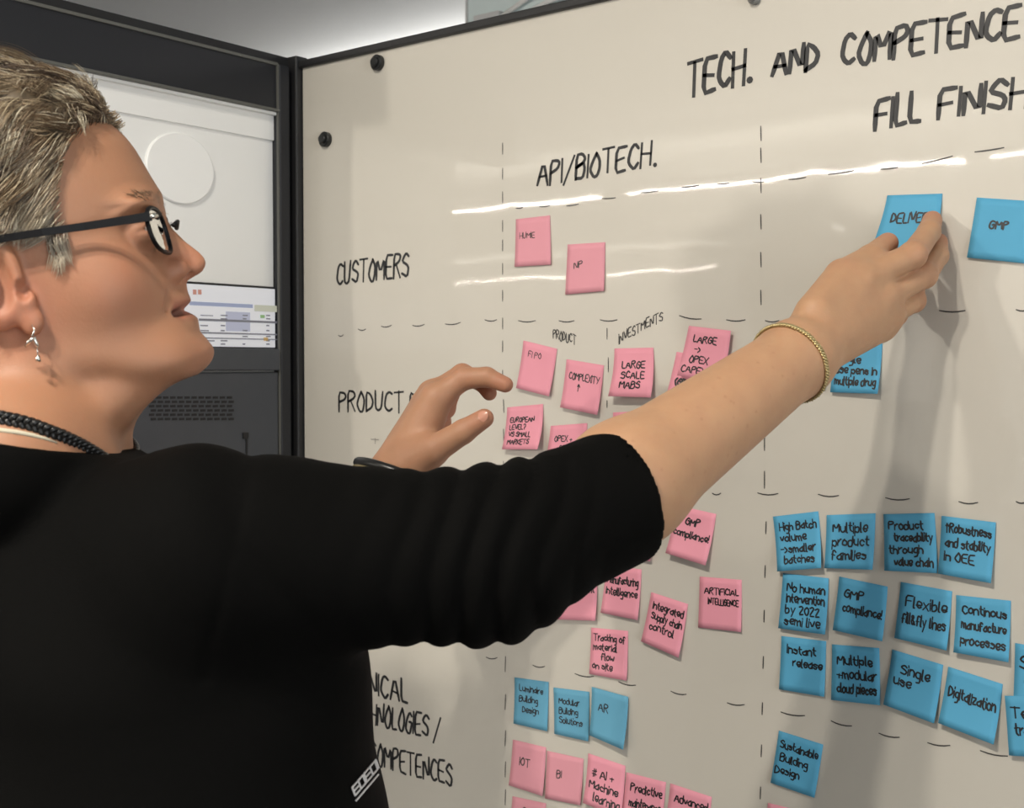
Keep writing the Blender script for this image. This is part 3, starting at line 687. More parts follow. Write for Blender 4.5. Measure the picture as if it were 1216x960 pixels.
# face half width
gw_ = smooth(np.interp(gu, [-.16, z_bot, z_chin, z_mouth, z_sub, z_nas-.02, z_nas+.02, .05, .09], [.046, .050, .0560, .0625, .0665, .0695, .0705, .0715, .068]), 10)
gback = np.interp(gu, [-.16, -.11, -.05, .09], [.035, .05, .075, .085])
E_EYE = hplane(166, 278, .031)
ear_c = hplane(4, 340, .072)
def head_field(p):
    q = (p-HO.astype(np.float32))@HA.T
    x, y, z = q[:, 0].copy(), q[:, 1], q[:, 2]
    ay = np.abs(y)
    dl = np.interp(z, gu, gd_); sg = np.interp(z, gu, gs_)
    front = np.clip((x-.02)/.03, 0, 1)
    xs = x - dl*np.exp(-(ay/sg)**2.2)*front
    a_f = np.interp(z, gu, gb_); a_b = np.interp(z, gu, gback); w = np.interp(z, gu, gw_)
    ax = np.where(xs > 0, a_f, a_b); n = 2.35
    rho = np.sqrt(xs*xs+y*y)+1e-6
    qq = ((np.abs(xs)/ax)**n+(ay/w)**n)**(1/n)
    d = (rho-rho/qq)*.92
    d = smax(d, z-.066, .03)
    # jaw underside plane, from the chin back to the jaw angle
    jz = z_bot+.003 + (.055-.0)*np.clip((.085-x)/.13, 0, 1.3)*1.0
    d = smax(d, (jz-z)*.9, .012)
    I = np.eye(3)
    cr = ell(q, (-.006, 0, .034), I, (.098, .077, .080)); d = smin(d, cr, .02)
    d = smin(d, ell(q, (.052, .043, -.052), I, (.018, .016, .018)), .026)   # cheek
    d = smin(d, ell(q, (.052, -.043, -.052), I, (.018, .016, .018)), .026)
    for sgn in (1, -1):
        e = E_EYE*np.array([1, sgn, 1])
        d = smax(d, -ell(q, e+np.array([.012, .002*sgn, .001]), I, (.016, .019, .012)), .014)          # socket
        d = smin(d, ell(q, e+np.array([.004, 0, .018]), I, (.012, .020, .0045)), .014)             # brow
        lid = ell(q, e, I, (.0138, .0150, .0132))
        phi = np.arctan2(y-e[1], x-e[0]); slit = np.maximum(np.abs(z-e[2]+.0005-.10*(x-e[0]))-.0054*np.clip(1-(phi/1.22)**2, 0, 1), e[0]+.001-x)
        lid = smax(lid, -slit, .0025)
        lid = smax(lid, x-(e[0]+.02), .002)
        d = smin(d, lid, .005)
        nw = hplane(216, 322)
        d = smin(d, ell(q, (nw[0]-.004, sgn*.0105, nw[2]+.001), I, (.0105, .0068, .0080)), .006)       # nose wing
        d = smax(d, -ell(q, (nw[0]+.003, sgn*.0065, nw[2]-.0065), I, (.0055, .0030, .0045)), .003)       # nostril
    mc = hplane(205, 374, .024)
    mo = cap(q, (hplane(226, 367)[0]+.004, 0, hplane(222, 368.5)[2]), (mc[0], .023, mc[2]), .0042, .0024)
    mo2 = cap(q, (hplane(226, 367)[0]+.004, 0, hplane(222, 368.5)[2]), (mc[0], -.023, mc[2]), .0042, .0024)
    d = smax(d, -np.minimum(mo, mo2), .0022)
    # nasolabial fold
    f1 = hplane(205, 338); f2 = hplane(196, 372)
    d = smax(d, -cap(q, (f1[0]+.006, .0215, f1[2]), (f2[0]+.004, .030, f2[2]), .0006, .0004), .006)
    # ear
    c = ear_c
    eo = ell(q, c+np.array([-.004, .004, .004]), ear_ax, (.019, .0085, .032))
    ei = ell(q, c+np.array([-.002, .0115, .003]), ear_ax, (.0125, .008, .022))
    ear = smax(eo, -ei, .004)
    ear = smin(ear, ell(q, c+np.array([-.006, .0085, .004]), ear_ax, (.006, .004, .016)), .004)
    lobe = hplane(38, 381, .074)
    ear = smin(ear, ell(q, lobe, ear_ax, (.0075, .0048, .0095)), .007)
    tr = hplane(34, 357, .074)
    ear = smin(ear, ell(q, tr, ear_ax, (.0048, .005, .0065)), .005)
    d = smin(d, ear, .006)
    d = smax(d, -ell(q, hplane(27, 345, .080), ear_ax, (.0045, .007, .0065)), .003)
    return d
ear_t = math.radians(-8)
ear_ax = np.array([[math.cos(ear_t), 0, math.sin(ear_t)], [0, 1, 0], [-math.sin(ear_t), 0, math.cos(ear_t)]])
NB = P(45, 560, .885); NT = P(28, 400, .875)
def neck_field(p):
    d = cap(p, NT, NB, .056, .060)
    d = smin(d, cap(p, P(95, 470, .875), P(88, 560, .88), .030, .034), .03)
    d = smin(d, cap(p, P(18, 430, .83), P(120, 560, .835), .006, .008), .035)      # neck muscle
    for lt in (-.022, 0, .022):
        d = smin(d, cap(p, hpt(196, 428, lt), hpt(132, 470, lt*1.2), .015-abs(lt)*.1, .023), .012)
    d = smin(d, cap(p, P(10, 560, .80), P(-60, 560, .97), .050, .055), .05)        # trapezius
    return d
def body_a(p): return smin(head_field(p), neck_field(p), .020)

SH, EL, WR = P(240, 664, .79), P(600, 680, .83), P(940, 430, .985)
SE, CUE = P(582, 660, .83), P(743, 587, .880)
def hand_chain(d, p, pts, rs, k):
    c = None
    for i in range(len(pts)-1):
        s_ = cap(p, pts[i], pts[i+1], rs[i], rs[i+1]); c = s_ if c is None else smin(c, s_, .003)
    return c if d is None else smin(d, c, k)
RH = dict(
 index=([P(1022,334,1.035), P(1084,303,1.055), P(1103,276,1.090), P(1107,262,1.108)], [.0120, .0112, .0100, .0088]),
 middle=([P(1046,354,1.045), P(1097,327,1.074), P(1113,304,1.098), P(1114,288,1.111)], [.0125, .0110, .0098, .0085]),
 ring=([P(1052,374,1.055), P(1084,357,1.096), P(1086,338,1.114), P(1082,330,1.116)], [.0120, .0105, .0092, .0082]),
 pinky=([P(1044,388,1.062), P(1064,374,1.096), P(1066,358,1.112), P(1063,352,1.115)], [.0110, .0092, .0082, .0072]),
 thumb=([P(968,372,1.000), P(1000,326,1.035), P(1034,307,1.062), P(1054,289,1.085)], [.0165, .0125, .0118, .0095]))
cfn = -CF  # towards the camera
def rarm_field(p):
    FA = WR-EL; FA = FA/np.linalg.norm(FA)
    side = np.cross(FA, cfn); side /= np.linalg.norm(side)
    d = cap(p, SH, SE, .054, .042); d = smin(d, cap(p, SE, EL, .036, .031), .01)
    d = smin(d, cap(p, EL, EL+(WR-EL)*.38, .032, .0430), .02)
    d = smin(d, cap(p, EL+(WR-EL)*.38, WR, .0430, .0300), .02)
    palm = None
    W2 = WR + FA*.012
    for nm, w_ in (('index', .0175), ('middle', .018), ('ring', .017), ('pinky', .0155)):
        m_ = RH[nm][0][0]
        s_ = cap(p, W2, m_, .0200, w_*.86); palm = s_ if palm is None else smin(palm, s_, .012)
    d = smin(d, palm, .022)
    fg = None
    for nm in ('index', 'middle', 'ring', 'pinky'):
        fg_ = hand_chain(None, p, *RH[nm], .004); fg = fg_ if fg is None else smin(fg, fg_, .0025)
    d = smin(d, fg, .008)
    th = hand_chain(None, p, *RH['thumb'], .004)
    d = smin(d, th, .009)
    d = smin(d, cap(p, P(958, 415, 1.0), P(1000, 340, 1.035), .019, .013), .014)
    # knuckle heads and tendons
    for nm in ('index', 'middle', 'ring', 'pinky'):
        k_ = RH[nm][0][0] + cfn*.0045; d = smin(d, cap(p, k_, k_+.0, .0095, .0095) if False else np.sqrt(((p-k_.astype(np.float32))**2).sum(1))-.0092, .006)
        kk = RH[nm][0][1] + cfn*.001; d = smin(d, np.sqrt(((p-kk.astype(np.float32))**2).sum(1))-RH[nm][1][1]*.98, .004)
    return d
LW = P(466, 588, 1.205); LE = P(330, 760, 1.10); LS = P(215, 660, 1.03)
LH = dict(
 index=([P(518,474,1.200), P(549,450,1.200), P(578,448,1.195), P(600,457,1.190)], [.0130, .0112, .0096, .0078]),
 middle=([P(514,470,1.222), P(549,445,1.228), P(573,454,1.222), P(581,467,1.215)], [.0130, .0108, .0092, .0076]),
 ring=([P(510,474,1.245), P(534,466,1.262), P(530,486,1.262), P(520,498,1.254)], [.0125, .0105, .0092, .0080]),
 pinky=([P(503,480,1.262), P(524,486,1.275), P(526,502,1.272), P(517,510,1.262)], [.0110, .0092, .0082, .0070]),
 thumb=([P(487,548,1.190), P(516,534,1.176), P(550,513,1.166), P(575,497,1.160)], [.0185, .0142, .0115, .0092]))
def larm_field(p):
    d = cap(p, LS, LE, .050, .042); d = smin(d, cap(p, LE, LW, .042, .0300), .02)
    palm = None; A_ = LW + (P(500, 500, 1.22)-LW)*.15
    for nm, w_ in (('index', .018), ('middle', .018), ('ring', .017), ('pinky', .015)):
        s_ = cap(p, A_, LH[nm][0][0], .026, w_*.9); palm = s_ if palm is None else smin(palm, s_, .012)
    d = smin(d, palm, .02)
    fg = None
    for nm in ('index', 'middle', 'ring', 'pinky'):
        f_ = hand_chain(None, p, *LH[nm], .004); fg = f_ if fg is None else smin(fg, f_, .002)
    d = smin(d, fg, .006)
    d = smin(d, cap(p, P(480, 560, 1.20), P(508, 538, 1.185), .024, .0165), .014)
    d = smin(d, hand_chain(None, p, *LH['thumb'], .004), .008)
    return d
def box_of(pts, pad):
    a = np.array(pts); return a.min(0)-pad, a.max(0)+pad
# ---- torso / sweater
CH = P(170, 815, .89); BE = P(198, 1010, .90)
TF0 = math.cos(math.radians(15))*CR+math.sin(math.radians(15))*_f0; TR0 = math.sin(math.radians(15))*CR-math.cos(math.radians(15))*_f0
AXA = EL-SH; LA = np.linalg.norm(AXA); AXA = AXA/LA
AXF = WR-EL; LF = np.linalg.norm(AXF); AXF = AXF/LF
CUFF = .37; CN = (CUE-SE)/np.linalg.norm(CUE-SE)-.05*Z; CN /= np.linalg.norm(CN)
def torso_core(p, g=0.0):
    # squashed front to back
    d = cap(p, CH+Z*.02, BE, .135+g, .145+g, (TR0, .82))
    d = smin(d, cap(p, BE, np.array([BE[0], BE[1], .95]), .145+g, .165+g, (TR0, .82)), .05)
    d = smin(d, ell(p, P(305, 800, .86), np.stack([TF0, TR0, Z]), (.066+g, .085+g, .075+g)), .05)   # bust
    d = smin(d, ell(p, P(295, 800, .97), np.stack([TF0, TR0, Z]), (.066+g, .085+g, .075+g)), .05)
    d = smin(d, cap(p, P(35, 664, .865), SH-Z*.002, .070+g, .062+g), .035)
    d = smin(d, cap(p, P(35, 672, .90), LS, .064+g, .050+g), .04)
    d = smin(d, cap(p, P(-20, 715, .90), P(0, 900, .92), .090+g, .115+g), .05)
    return d
def sweater_field(p):
    d = torso_core(p, .006)
    arm = cap(p, SH, SE, .069, .0525)
    fo = cap(p, SE, CUE+(CUE-SE)*.25, .0510, .0485)
    # folds
    sa = (p-SH.astype(np.float32))@AXA.astype(np.float32); sf = (p-EL.astype(np.float32))@AXF.astype(np.float32)
    up = p[:, 2]-EL[2]
    lat = (p-EL.astype(np.float32))@CR.astype(np.float32)
    arm = smin(arm, fo, .03)
    wgt = np.exp(-((sa-LA*.93)/.065)**2)
    ph = lat*270 - up*55 + .9*np.sin(up*55+1) + .6*np.sin(p[:, 1]*70)
    f1 = (np.abs(np.sin(ph*.5))**.8-.55)*.0065*wgt
    ph2 = lat*95 + up*42 + .8*np.sin(up*40)
    wg2 = np.exp(-((sa-.015)/.055)**2)*np.clip((up+.06)/.09, 0, 1)
    f2 = (np.abs(np.sin(ph2*.5))**.8-.5)*.009*wg2
    f1 = f1*np.clip((-(p-CUE.astype(np.float32))@CN.astype(np.float32)-.03)/.03, 0, 1)
    arm = arm - f1 - f2
    # cuff end plane
    sc_ = (p-CUE.astype(np.float32))@CN.astype(np.float32)
    arm_c = smax(arm, sc_, .005)
    inner = cap(p, SE, CUE, .0440, .0438); hole = np.maximum(inner-.0005, -sc_-.020)
    arm_c = smax(arm_c, -hole, .003)
    d = smin(d, arm_c, .022)
    # far sleeve
    fs = smin(cap(p, LS, LE, .060, .050), cap(p, LE, LE+(LW-LE)*.72, .050, .038), .03)
    d = smin(d, fs, .03)
    # armhole seam: a fine groove around the shoulder
    seam = np.abs(sa-.012-.15*(up+.02)) ; d = d + .0016*np.exp(-(seam/.0022)**2)*(arm < .02)
    # broad drape wrinkles on the back and side
    d = d - .0025*np.sin(p[:, 2]*46+lat*30)*np.exp(-((lat+.33)/.12)**2)
    # collar hugging the neck, cut by the plane of the neckline
    nk = neck_field(p)-.0045
    d = smin(d, nk, .012)
    ph_ = (p-COL_P)@COL_N
    d = np.where((((p-COL_C)**2).sum(1) < .125**2) | (p[:, 2] > COL_C[2]+.02), smax(d, ph_, .003), d)
    return d
_a, _b, _c = P(0, 518, .80), P(105, 534, .82), P(150, 522, .95)
COL_N = np.cross(_b-_a, _c-_a); COL_N /= np.linalg.norm(COL_N); COL_N = (COL_N if COL_N[2] > 0 else -COL_N).astype(np.float32)
COL_P = _a.astype(np.float32); COL_C = P(60, 525, .875).astype(np.float32)
def tri_box(fn, pts, pad, h): 
    lo, hi = box_of(pts, pad); return surface(fn, lo, hi, h)
WOMAN = empty('person', (float(CH[0]), float(CH[1]), 0))
tag(WOMAN, 'woman with short grey hair in a black sweater holding a blue note on the board', 'person')
import time; _t = time.time()
HC = [hw((-.11, -.095, -.15)), hw((.13, .10, .14)), hw((.13, -.095, -.15)), hw((-.11, .10, .14)), hw((-.11, .1, -.15)), hw((.13, .1, -.15)), hw((-.11, -.095, .14)), P(45, 640, .88)]
V1, Q1 = tri_box(lambda p: smax(body_a(p), -(p[:, 2]-float(P(45, 640, .88)[2])), .002), HC, .01, .00125)
V2, Q2 = tri_box(rarm_field, [SH, EL, WR]+[x for k in RH.values() for x in k[0]], .062, .0014)
V3, Q3 = tri_box(larm_field, [LS, LE, LW]+[x for k in LH.values() for x in k[0]], .052, .0014)
def core_field(p):
    d = torso_core(p, -.014)
    for sg in (1, -1):
        hp = np.array([BE[0], BE[1], .95])+TR0*.085*sg
        kn = np.array([BE[0], BE[1], .50])+TR0*.095*sg+TF0*.01; an = np.array([BE[0], BE[1], .09])+TR0*.10*sg-TF0*.02
        d = smin(d, cap(p, hp, kn, .085, .056), .03); d = smin(d, cap(p, kn, an, .054, .036), .02)
        d = smin(d, cap(p, an-Z*.04, an-Z*.055+TF0*.15, .034, .024), .02)
    return d
V4, Q4 = tri_box(core_field, [SH, LS, P(-150, 700, .9), P(440, 800, .88), np.array([BE[0], BE[1], .02])-TR0*.2-TF0*.2, np.array([BE[0], BE[1], .02])+TR0*.2+TF0*.25], .06, .007)
print('body', time.time()-_t, len(Q1), len(Q2), len(Q3), len(Q4))
V2 = relax(V2, Q2, 2, .4); V3 = relax(V3, Q3, 2, .4); V1 = relax(V1, Q1, 1, .4)
# skin colours: lips, cheeks, brows, knuckles, nails; darker mouth gap and palm crease
SK = srgb(208, 164, 132); RED = srgb(180, 104, 84); LIP = srgb(156, 84, 72); BROW = srgb(120, 92, 72); NAIL = srgb(222, 178, 158)
def mixc(c, t, w): return c*(1-w[:, None])+t*w[:, None]
def gau(q, c, r): return np.exp(-(((q-np.asarray(c))/np.asarray(r))**2).sum(1))
q1 = (V1-HO)@HA.T.astype(float)
c1 = np.tile(srgb(170, 122, 92), (len(V1), 1)).astype(np.float64)
nt_ = hplane(240, 312)
aq = q1*np.array([1, np.sign(q1[:, 1])[0]*0+1, 1]); aq = np.stack([q1[:, 0], np.abs(q1[:, 1]), q1[:, 2]], 1)
c1 = mixc(c1, RED, .35*gau(aq, (nt_[0]-.01, .004, nt_[2]), (.02, .02, .018)))
c1 = mixc(c1, RED, .30*gau(aq, (.06, .05, -.055), (.03, .03, .028)))
c1 = mixc(c1, RED, .2*gau(aq, (.085, .01, z_chin), (.03, .03, .02)))
c1 = mixc(c1, RED, .55*gau(q1, ear_c+np.array([0, 0, -.015]), (.03, .02, .03)))
lipw = np.clip(1.25-np.abs(aq[:, 2]-(z_mouth-.001)-.0)/.0085, 0, 1)*(aq[:, 0] > mc_x if False else 1)
mcx = hplane(203, 372)[0]
lipw = lipw*np.clip((aq[:, 0]-mcx)/.003, 0, 1)*np.clip((.026-aq[:, 1])/.004, 0, 1)
c1 = mixc(c1, LIP, .75*lipw)
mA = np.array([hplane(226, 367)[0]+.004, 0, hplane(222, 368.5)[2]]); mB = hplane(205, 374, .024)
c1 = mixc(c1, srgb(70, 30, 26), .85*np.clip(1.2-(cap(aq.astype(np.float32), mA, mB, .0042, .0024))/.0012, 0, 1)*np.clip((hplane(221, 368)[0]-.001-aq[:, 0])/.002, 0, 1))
bz = E_EYE[2]+.0215
c1 = mixc(c1, BROW, .45*np.clip(1.3-np.abs(aq[:, 2]-bz-.004*np.clip((aq[:, 1]-.01)/.03, 0, 1))/.0035, 0, 1)*np.clip((aq[:, 1]-.008)/.006, 0, 1)*np.clip((.050-aq[:, 1])/.01, 0, 1)*(aq[:, 0] > .05))
c1 = mixc(c1, srgb(150, 96, 80), .55*gau(aq, E_EYE*np.array([1, 1, 1])+np.array([.012, 0, 0]), (.02, .022, .006)))
c2 = np.tile(srgb(186, 144, 110), (len(V2), 1)).astype(np.float64); c3 = np.tile(srgb(180, 134, 104), (len(V3), 1)).astype(np.float64)
for nm in RH:
    c2 = mixc(c2, RED, .45*gau(V2, RH[nm][0][3], (.016,)*3)); c2 = mixc(c2, RED, .25*gau(V2, RH[nm][0][1], (.014,)*3))
    c3 = mixc(c3, RED, .45*gau(V3, LH[nm][0][3], (.016,)*3)); c3 = mixc(c3, RED, .2*gau(V3, LH[nm][0][1], (.014,)*3))
c3 = mixc(c3, srgb(150, 70, 52), .6*gau(V3, P(516, 492, 1.235), (.012, .02, .02)))  # darker red in the crease of the curled far hand
rs_ = np.random.RandomState(4)
for k in range(34):     # freckles on the forearm
    t = rs_.uniform(.4, 1.0); px_, py_ = 740+t*210*rs_.uniform(.2, 1)+rs_.uniform(-30, 30), 0
    ctr = EL+(WR-EL)*t; sd = np.cross(AXF, cfn); sd /= np.linalg.norm(sd)
    f_ = ctr+sd*rs_.uniform(-.028, .028)+cfn*.03
    c2 = mixc(c2, srgb(150, 100, 70), rs_.uniform(.15, .5)*np.exp(-((V2-f_)@sd/.0010)**2-((V2-f_)@AXF/.0010)**2))
c4 = np.tile(SK, (len(V4), 1)).astype(np.float64)
Vb = np.concatenate([V1, V2, V3, V4]); o2 = len(V1); o3 = o2+len(V2); o4 = o3+len(V3)
Qb = np.concatenate([Q1, Q2+o2, Q3+o3, Q4+o4])
body = child(mesh_obj('body', Vb, Qb, M['skin'], None, True, np.concatenate([c1, c2, c3, c4])), WOMAN)
Vs, Qs = tri_box(sweater_field, [SH, EL, EL+(WR-EL)*.45, LS, LE, LW, P(-190, 640, .9), P(-190, 700, 1.0), np.array([BE[0], BE[1], .86])+TF0*.2+TR0*.18, np.array([BE[0], BE[1], .86])-TF0*.25-TR0*.18, P(50, 500, .8)], .075, .0030)
m_ = Vs[:, 2] > .90
Vs = relax(Vs, Qs, 2, .5)
sw = child(mesh_obj('sweater', Vs, Qs, M['sweater'], None, True), WOMAN); sw['label'] = 'black knitted sweater with rolled sleeves'
print('sweater', time.time()-_t, len(Qs))
# trousers and shoes
def tr_field(p):
    base = np.array([BE[0], BE[1], .95]); d = ell(p, base, np.stack([TF0, TR0, Z]), (.15, .19, .12))
    for sg in (1, -1):
        d = smin(d, cap(p, base+TR0*.085*sg, np.array([BE[0], BE[1], .07])+TR0*.10*sg-TF0*.02, .10, .062), .03)
    return smax(d, .06-p[:, 2], .01)
Vt, Qt = tri_box(tr_field, [np.array([BE[0], BE[1], .05])+TR0*.2+TF0*.16, np.array([BE[0], BE[1], 1.06])-TR0*.2-TF0*.16, np.array([BE[0], BE[1], .5])-TR0*.2+TF0*.16, np.array([BE[0], BE[1], .5])+TR0*.2-TF0*.16], .03, .009)
o = child(mesh_obj('trousers', Vt, Qt, M['trouser'], None, True), WOMAN)
for sg in (1, -1):
    a = np.array([BE[0], BE[1], .045])+TR0*.10*sg-TF0*.06
    Vt, Qt = tri_box(lambda p: smax(smin(cap(p, a, a+TF0*.20-Z*.008, .045, .038), cap(p, a+TF0*.03, a+TF0*.03+Z*.07, .044, .046), .02), .001-p[:, 2], .004), [a, a+TF0*.2, a+Z*.08], .05, .006)
    child(mesh_obj('shoe', Vt, Qt, M['shoe'], None, True), WOMAN)
# eyes and teeth
for sg in (1, -1):
    e = E_EYE*np.array([1, sg, 1]); ctr = hw(e)
    vs, fs, cs = [], [], []
    n1, n2 = 40, 24; r = .0122
    look = HF
    for i in range(n2+1):
        ph = math.pi*i/n2
        for j in range(n1):
            th = 2*math.pi*j/n1
            rr_ = r*(1+.05*math.exp(-(ph/.35)**2))
            vs.append(ctr+look*rr_*math.cos(ph)+HR*rr_*math.sin(ph)*math.cos(th)+HU*rr_*math.sin(ph)*math.sin(th))
            cs.append(srgb(20, 18, 16) if ph < .2 else srgb(84, 84, 74) if ph < .5 else srgb(205, 192, 182))
    for i in range(n2):
        for j in range(n1): fs.append((i*n1+j, i*n1+(j+1) % n1, (i+1)*n1+(j+1) % n1, (i+1)*n1+j))
    o = child(mesh_obj('eye', vs, fs, M['eye'], None, True, np.array(cs)), WOMAN)
q = MB(); 
for k in range(-3, 4):
    c = hplane(219, 367.5); cc = hw((c[0]-.006-.0006*k*k, k*.0055, c[2]+.0008))
    q.tube([cc-HU*.004, cc+HU*.0035], [.0026, .003], 8)
o = q.build('teeth', M['teeth'], WOMAN, True)
# glasses -----------------------------------------------------------
G_ = empty('eyeglasses', hpt(190, 272, .03)); tag(G_, 'black framed eyeglasses with long thin temple worn by the woman', 'glasses')
def rim(sg):
    c = hplane(190.5, 274, .034); n = 44; pts = []
    hh = abs(hplane(190, 244, .034)[2]-hplane(190, 304, .034)[2])/2*.96
    for i in range(n):
        a = 2*math.pi*i/n; ca, sa_ = math.cos(a), math.sin(a)
        yy = .0255*np.sign(ca)*abs(ca)**.75; zz = hh*np.sign(sa_)*abs(sa_)**.8
        xx = -.0030*(yy/.0255) - .0015*(yy/.0255)**2 + .07*zz        # wrap angle and tilt
        pts.append(hw((c[0]+xx, sg*(.0345+yy), c[2]+zz)))
    return pts, c, hh
for sg in (1, -1):
    pts, c, hh = rim(sg)
    q = MB(); q.tube(pts, .0016, 8, True); o = q.build('rim', M['glasses'], G_, True)
    cen = np.mean(pts, 0); v = [cen]+pts; f = [(0, i+1, (i+1) % len(pts)+1) for i in range(len(pts))]
    th = HF*.0012; v2 = v+[x-th for x in v]; nn = len(v)
    f2 = f+[(a+nn, c_+nn, b+nn) for a, b, c_ in f]+[(i+1, (i+1) % len(pts)+1, (i+1) % len(pts)+1+nn, i+1+nn) for i in range(len(pts))]
    q = MB(); q.add(v2, f2); q.build('lens', M['lens'], G_)
pr, c, hh = rim(1)
hin_z = hplane(176, 258, .060)
tp0 = hw((c[0]-.012, .0605, hin_z[2])); 
pts = [hpt(x, y, l) for x, y, l in ((179, 257, .0625), (150, 261.5, .0665), (100, 269, .072), (50, 276, .080), (5, 283, .083), (-25, 288, .083))]
q = MB()
for i in range(len(pts)-1):
    a, b = pts[i], pts[i+1]; w0 = (.0030, .0028, .0026, .0024, .0024, .0024)[i]; w1 = (.0030, .0028, .0026, .0024, .0024, .0024)[i+1]
    v = []
    for pt, w_ in ((a, w0), (b, w1)):
        for (s_, u_) in ((-.0009, -1), (.0009, -1), (.0009, 1), (-.0009, 1)): v.append(pt+HR*s_+HU*w_*u_)
    q.add(v, [(0,1,2,3),(7,6,5,4),(0,4,5,1),(1,5,6,2),(2,6,7,3),(3,7,4,0)])
q.build('temple', M['glasses'], G_)
q = MB(); q.tube([hpt(178, 258, .0625), hpt(182, 256.5, .0615), hpt(186, 256, .058)], [.0016, .0020, .0016], 8); q.build('hinge', M['silver'], G_, True)
q = MB()
for i in range(1): 
    ptl = [hpt(x, y, -l) for x, y, l in ((179, 257, .0625), (150, 261.5, .0665), (100, 269, .072), (50, 276, .076), (5, 283, .078))]
    q.tube(ptl, .0018, 6)
q.build('temple', M['glasses'], G_, True)
q = MB(); cb = c
q.tube([hw((c[0]+.008, .0095, c[2]+.004)), hw((c[0]+.011, 0, c[2]+.007)), hw((c[0]+.008, -.0095, c[2]+.004))], .0016, 8); q.build('bridge', M['glasses'], G_, True)
# earring ------------------------------------------------------------
E_ = empty('earring', hpt(38, 394, .078)); tag(E_, 'small silver drop earring hanging from the ear lobe', 'earring')
q = MB(); q.tube([hpt(38, 386, .080), hpt(41, 392, .082), hpt(39, 398, .082), hpt(36, 402, .080)], .0006, 8); q.build('hook', M['silver'], E_, True)
q = MB(); q.tube([hpt(30, 412, .080), hpt(35, 405, .082), hpt(41, 402, .082), hpt(44, 410, .082), hpt(46, 413, .081)], [.0008, .0016, .0018, .0014, .0007], 8); q.build('twisted_drop', M['silver'], E_, True)
q = MB(); q.tube([hpt(44, 412, .081), hpt(45, 422, .081)], .0004, 6); q.tube([hpt(45, 422, .081), hpt(45.5, 430, .081)], [.0012, .0018], 10); q.build('pendant', M['silver'], E_, True)
# necklace: braided black cord -------------------------------------------
NK = empty('necklace', P(60, 512, .82)); tag(NK, 'black braided cord necklace lying around the woman\'s neck', 'necklace')
def nk_on(px, py, d0=.74, dd=.0006, fn=None):
    d = d0
    while d < 1.0:
        if fn(P(px, py, d)[None].astype(np.float32))[0] < 0: return P(px, py, d)
        d += dd
    return P(px, py, .85)
bfn = lambda p: np.minimum(body_a(p), sweater_field(p))
line = [nk_on(x, y, fn=bfn)+cfn*.0022 for x, y in ((-30, 488), (-12, 492), (5, 497), (22, 500), (40, 505), (56, 511), (72, 517), (88, 524), (102, 531))]
L_ = [np.array(p) for p in line]
# the rest of the cord runs round the back and the far side of the neck
_e1 = TF0-COL_N*float(TF0@COL_N); _e1 /= np.linalg.norm(_e1); _e2 = np.cross(COL_N, _e1); _cc = COL_C+COL_N*.004
def _ang(p_): v_ = p_-_cc; return math.atan2(v_@_e2, v_@_e1)
a0, a1 = _ang(L_[-1]), _ang(L_[0]); sgn_ = -1 if ((a1-a0+math.pi) % (2*math.pi)-math.pi) > 0 else 1
span = (sgn_*(a1-a0)) % (2*math.pi)
h0, h1 = (L_[-1]-_cc)@COL_N, (L_[0]-_cc)@COL_N
for k_ in range(1, 40):
    t_ = k_/40; a_ = a0+sgn_*span*t_; dr = _e1*math.cos(a_)+_e2*math.sin(a_); dip = math.exp(-(t_/.30)**2)*min(1, t_*14); c_ = _cc+COL_N*(h0*(1-t_)+h1*t_-.016*dip); r_ = .02
    while r_ < .11 and (body_a if dip > .15 else bfn)((c_+dr*r_)[None].astype(np.float32))[0] < 0: r_ += .0008
    L_.append(c_+dr*(r_+.002-.004*dip))
L_.append(L_[0])
fine = []
for i in range(len(L_)-1):
    for t in np.linspace(0, 1, max(2, int(np.linalg.norm(L_[i+1]-L_[i])/.00078)), endpoint=False): fine.append(L_[i]*(1-t)+L_[i+1]*t)
fine = np.array(fine)
for _ in range(6): fine[1:-1] = (fine[:-2]+fine[1:-1]*2+fine[2:])/4
for k in range(3):
    pts = []
    for i, pt in enumerate(fine):
        ph = i*.42+k*2.094; t = fine[min(i+1, len(fine)-1)]-fine[max(i-1, 0)]; t /= np.linalg.norm(t)
        s_ = np.cross(t, cfn); s_ /= np.linalg.norm(s_)
        pts.append(pt+s_*.0030*math.sin(ph)+cfn*.0017*math.sin(2*ph))
    q = MB(); q.tube(pts, .0019, 7); q.build('cord_strand', M['cord'], NK, True)
# cream collar under the sweater
q = MB(); cl = [nk_on(x, y, fn=bfn)+cfn*.0005 for x, y in ((-20, 508), (0, 511), (20, 513.5), (38, 517), (54, 521), (68, 526))]
q.tube(cl, [.0016, .0016, .0015, .0014, .001, .0006], 8); o = q.build('undershirt_collar', M['cream'], WOMAN, True)
# bracelet on the near wrist -----------------------------------------------
BR_ = empty('bracelet', P(935, 435, .97)); tag(BR_, 'thin gold mesh bracelet on the woman\'s near wrist', 'bracelet')
bc = P(934, 433, .985); ax_ = AXF + .10*CR - .10*np.array([0, 0, 1.0]); ax_ = WR-EL; ax_ /= np.linalg.norm(ax_)
u_ = np.cross(ax_, cfn); u_ /= np.linalg.norm(u_); v_ = np.cross(ax_, u_)
ax_ = ax_ + .15*v_
def ring_on(center, e1, e2, fn, off, n=64):
    out = []
    for i in range(n):
        a = 2*math.pi*i/n; dr = e1*math.cos(a)+e2*math.sin(a); r = .015
        while r < .06 and fn((center+dr*r)[None].astype(np.float32))[0] < 0: r += .0005
        out.append(center+dr*(r+off))
    return out
e2 = np.cross(ax_/np.linalg.norm(ax_), u_)
rp = ring_on(bc, u_, e2, rarm_field, .0009)
q = MB()
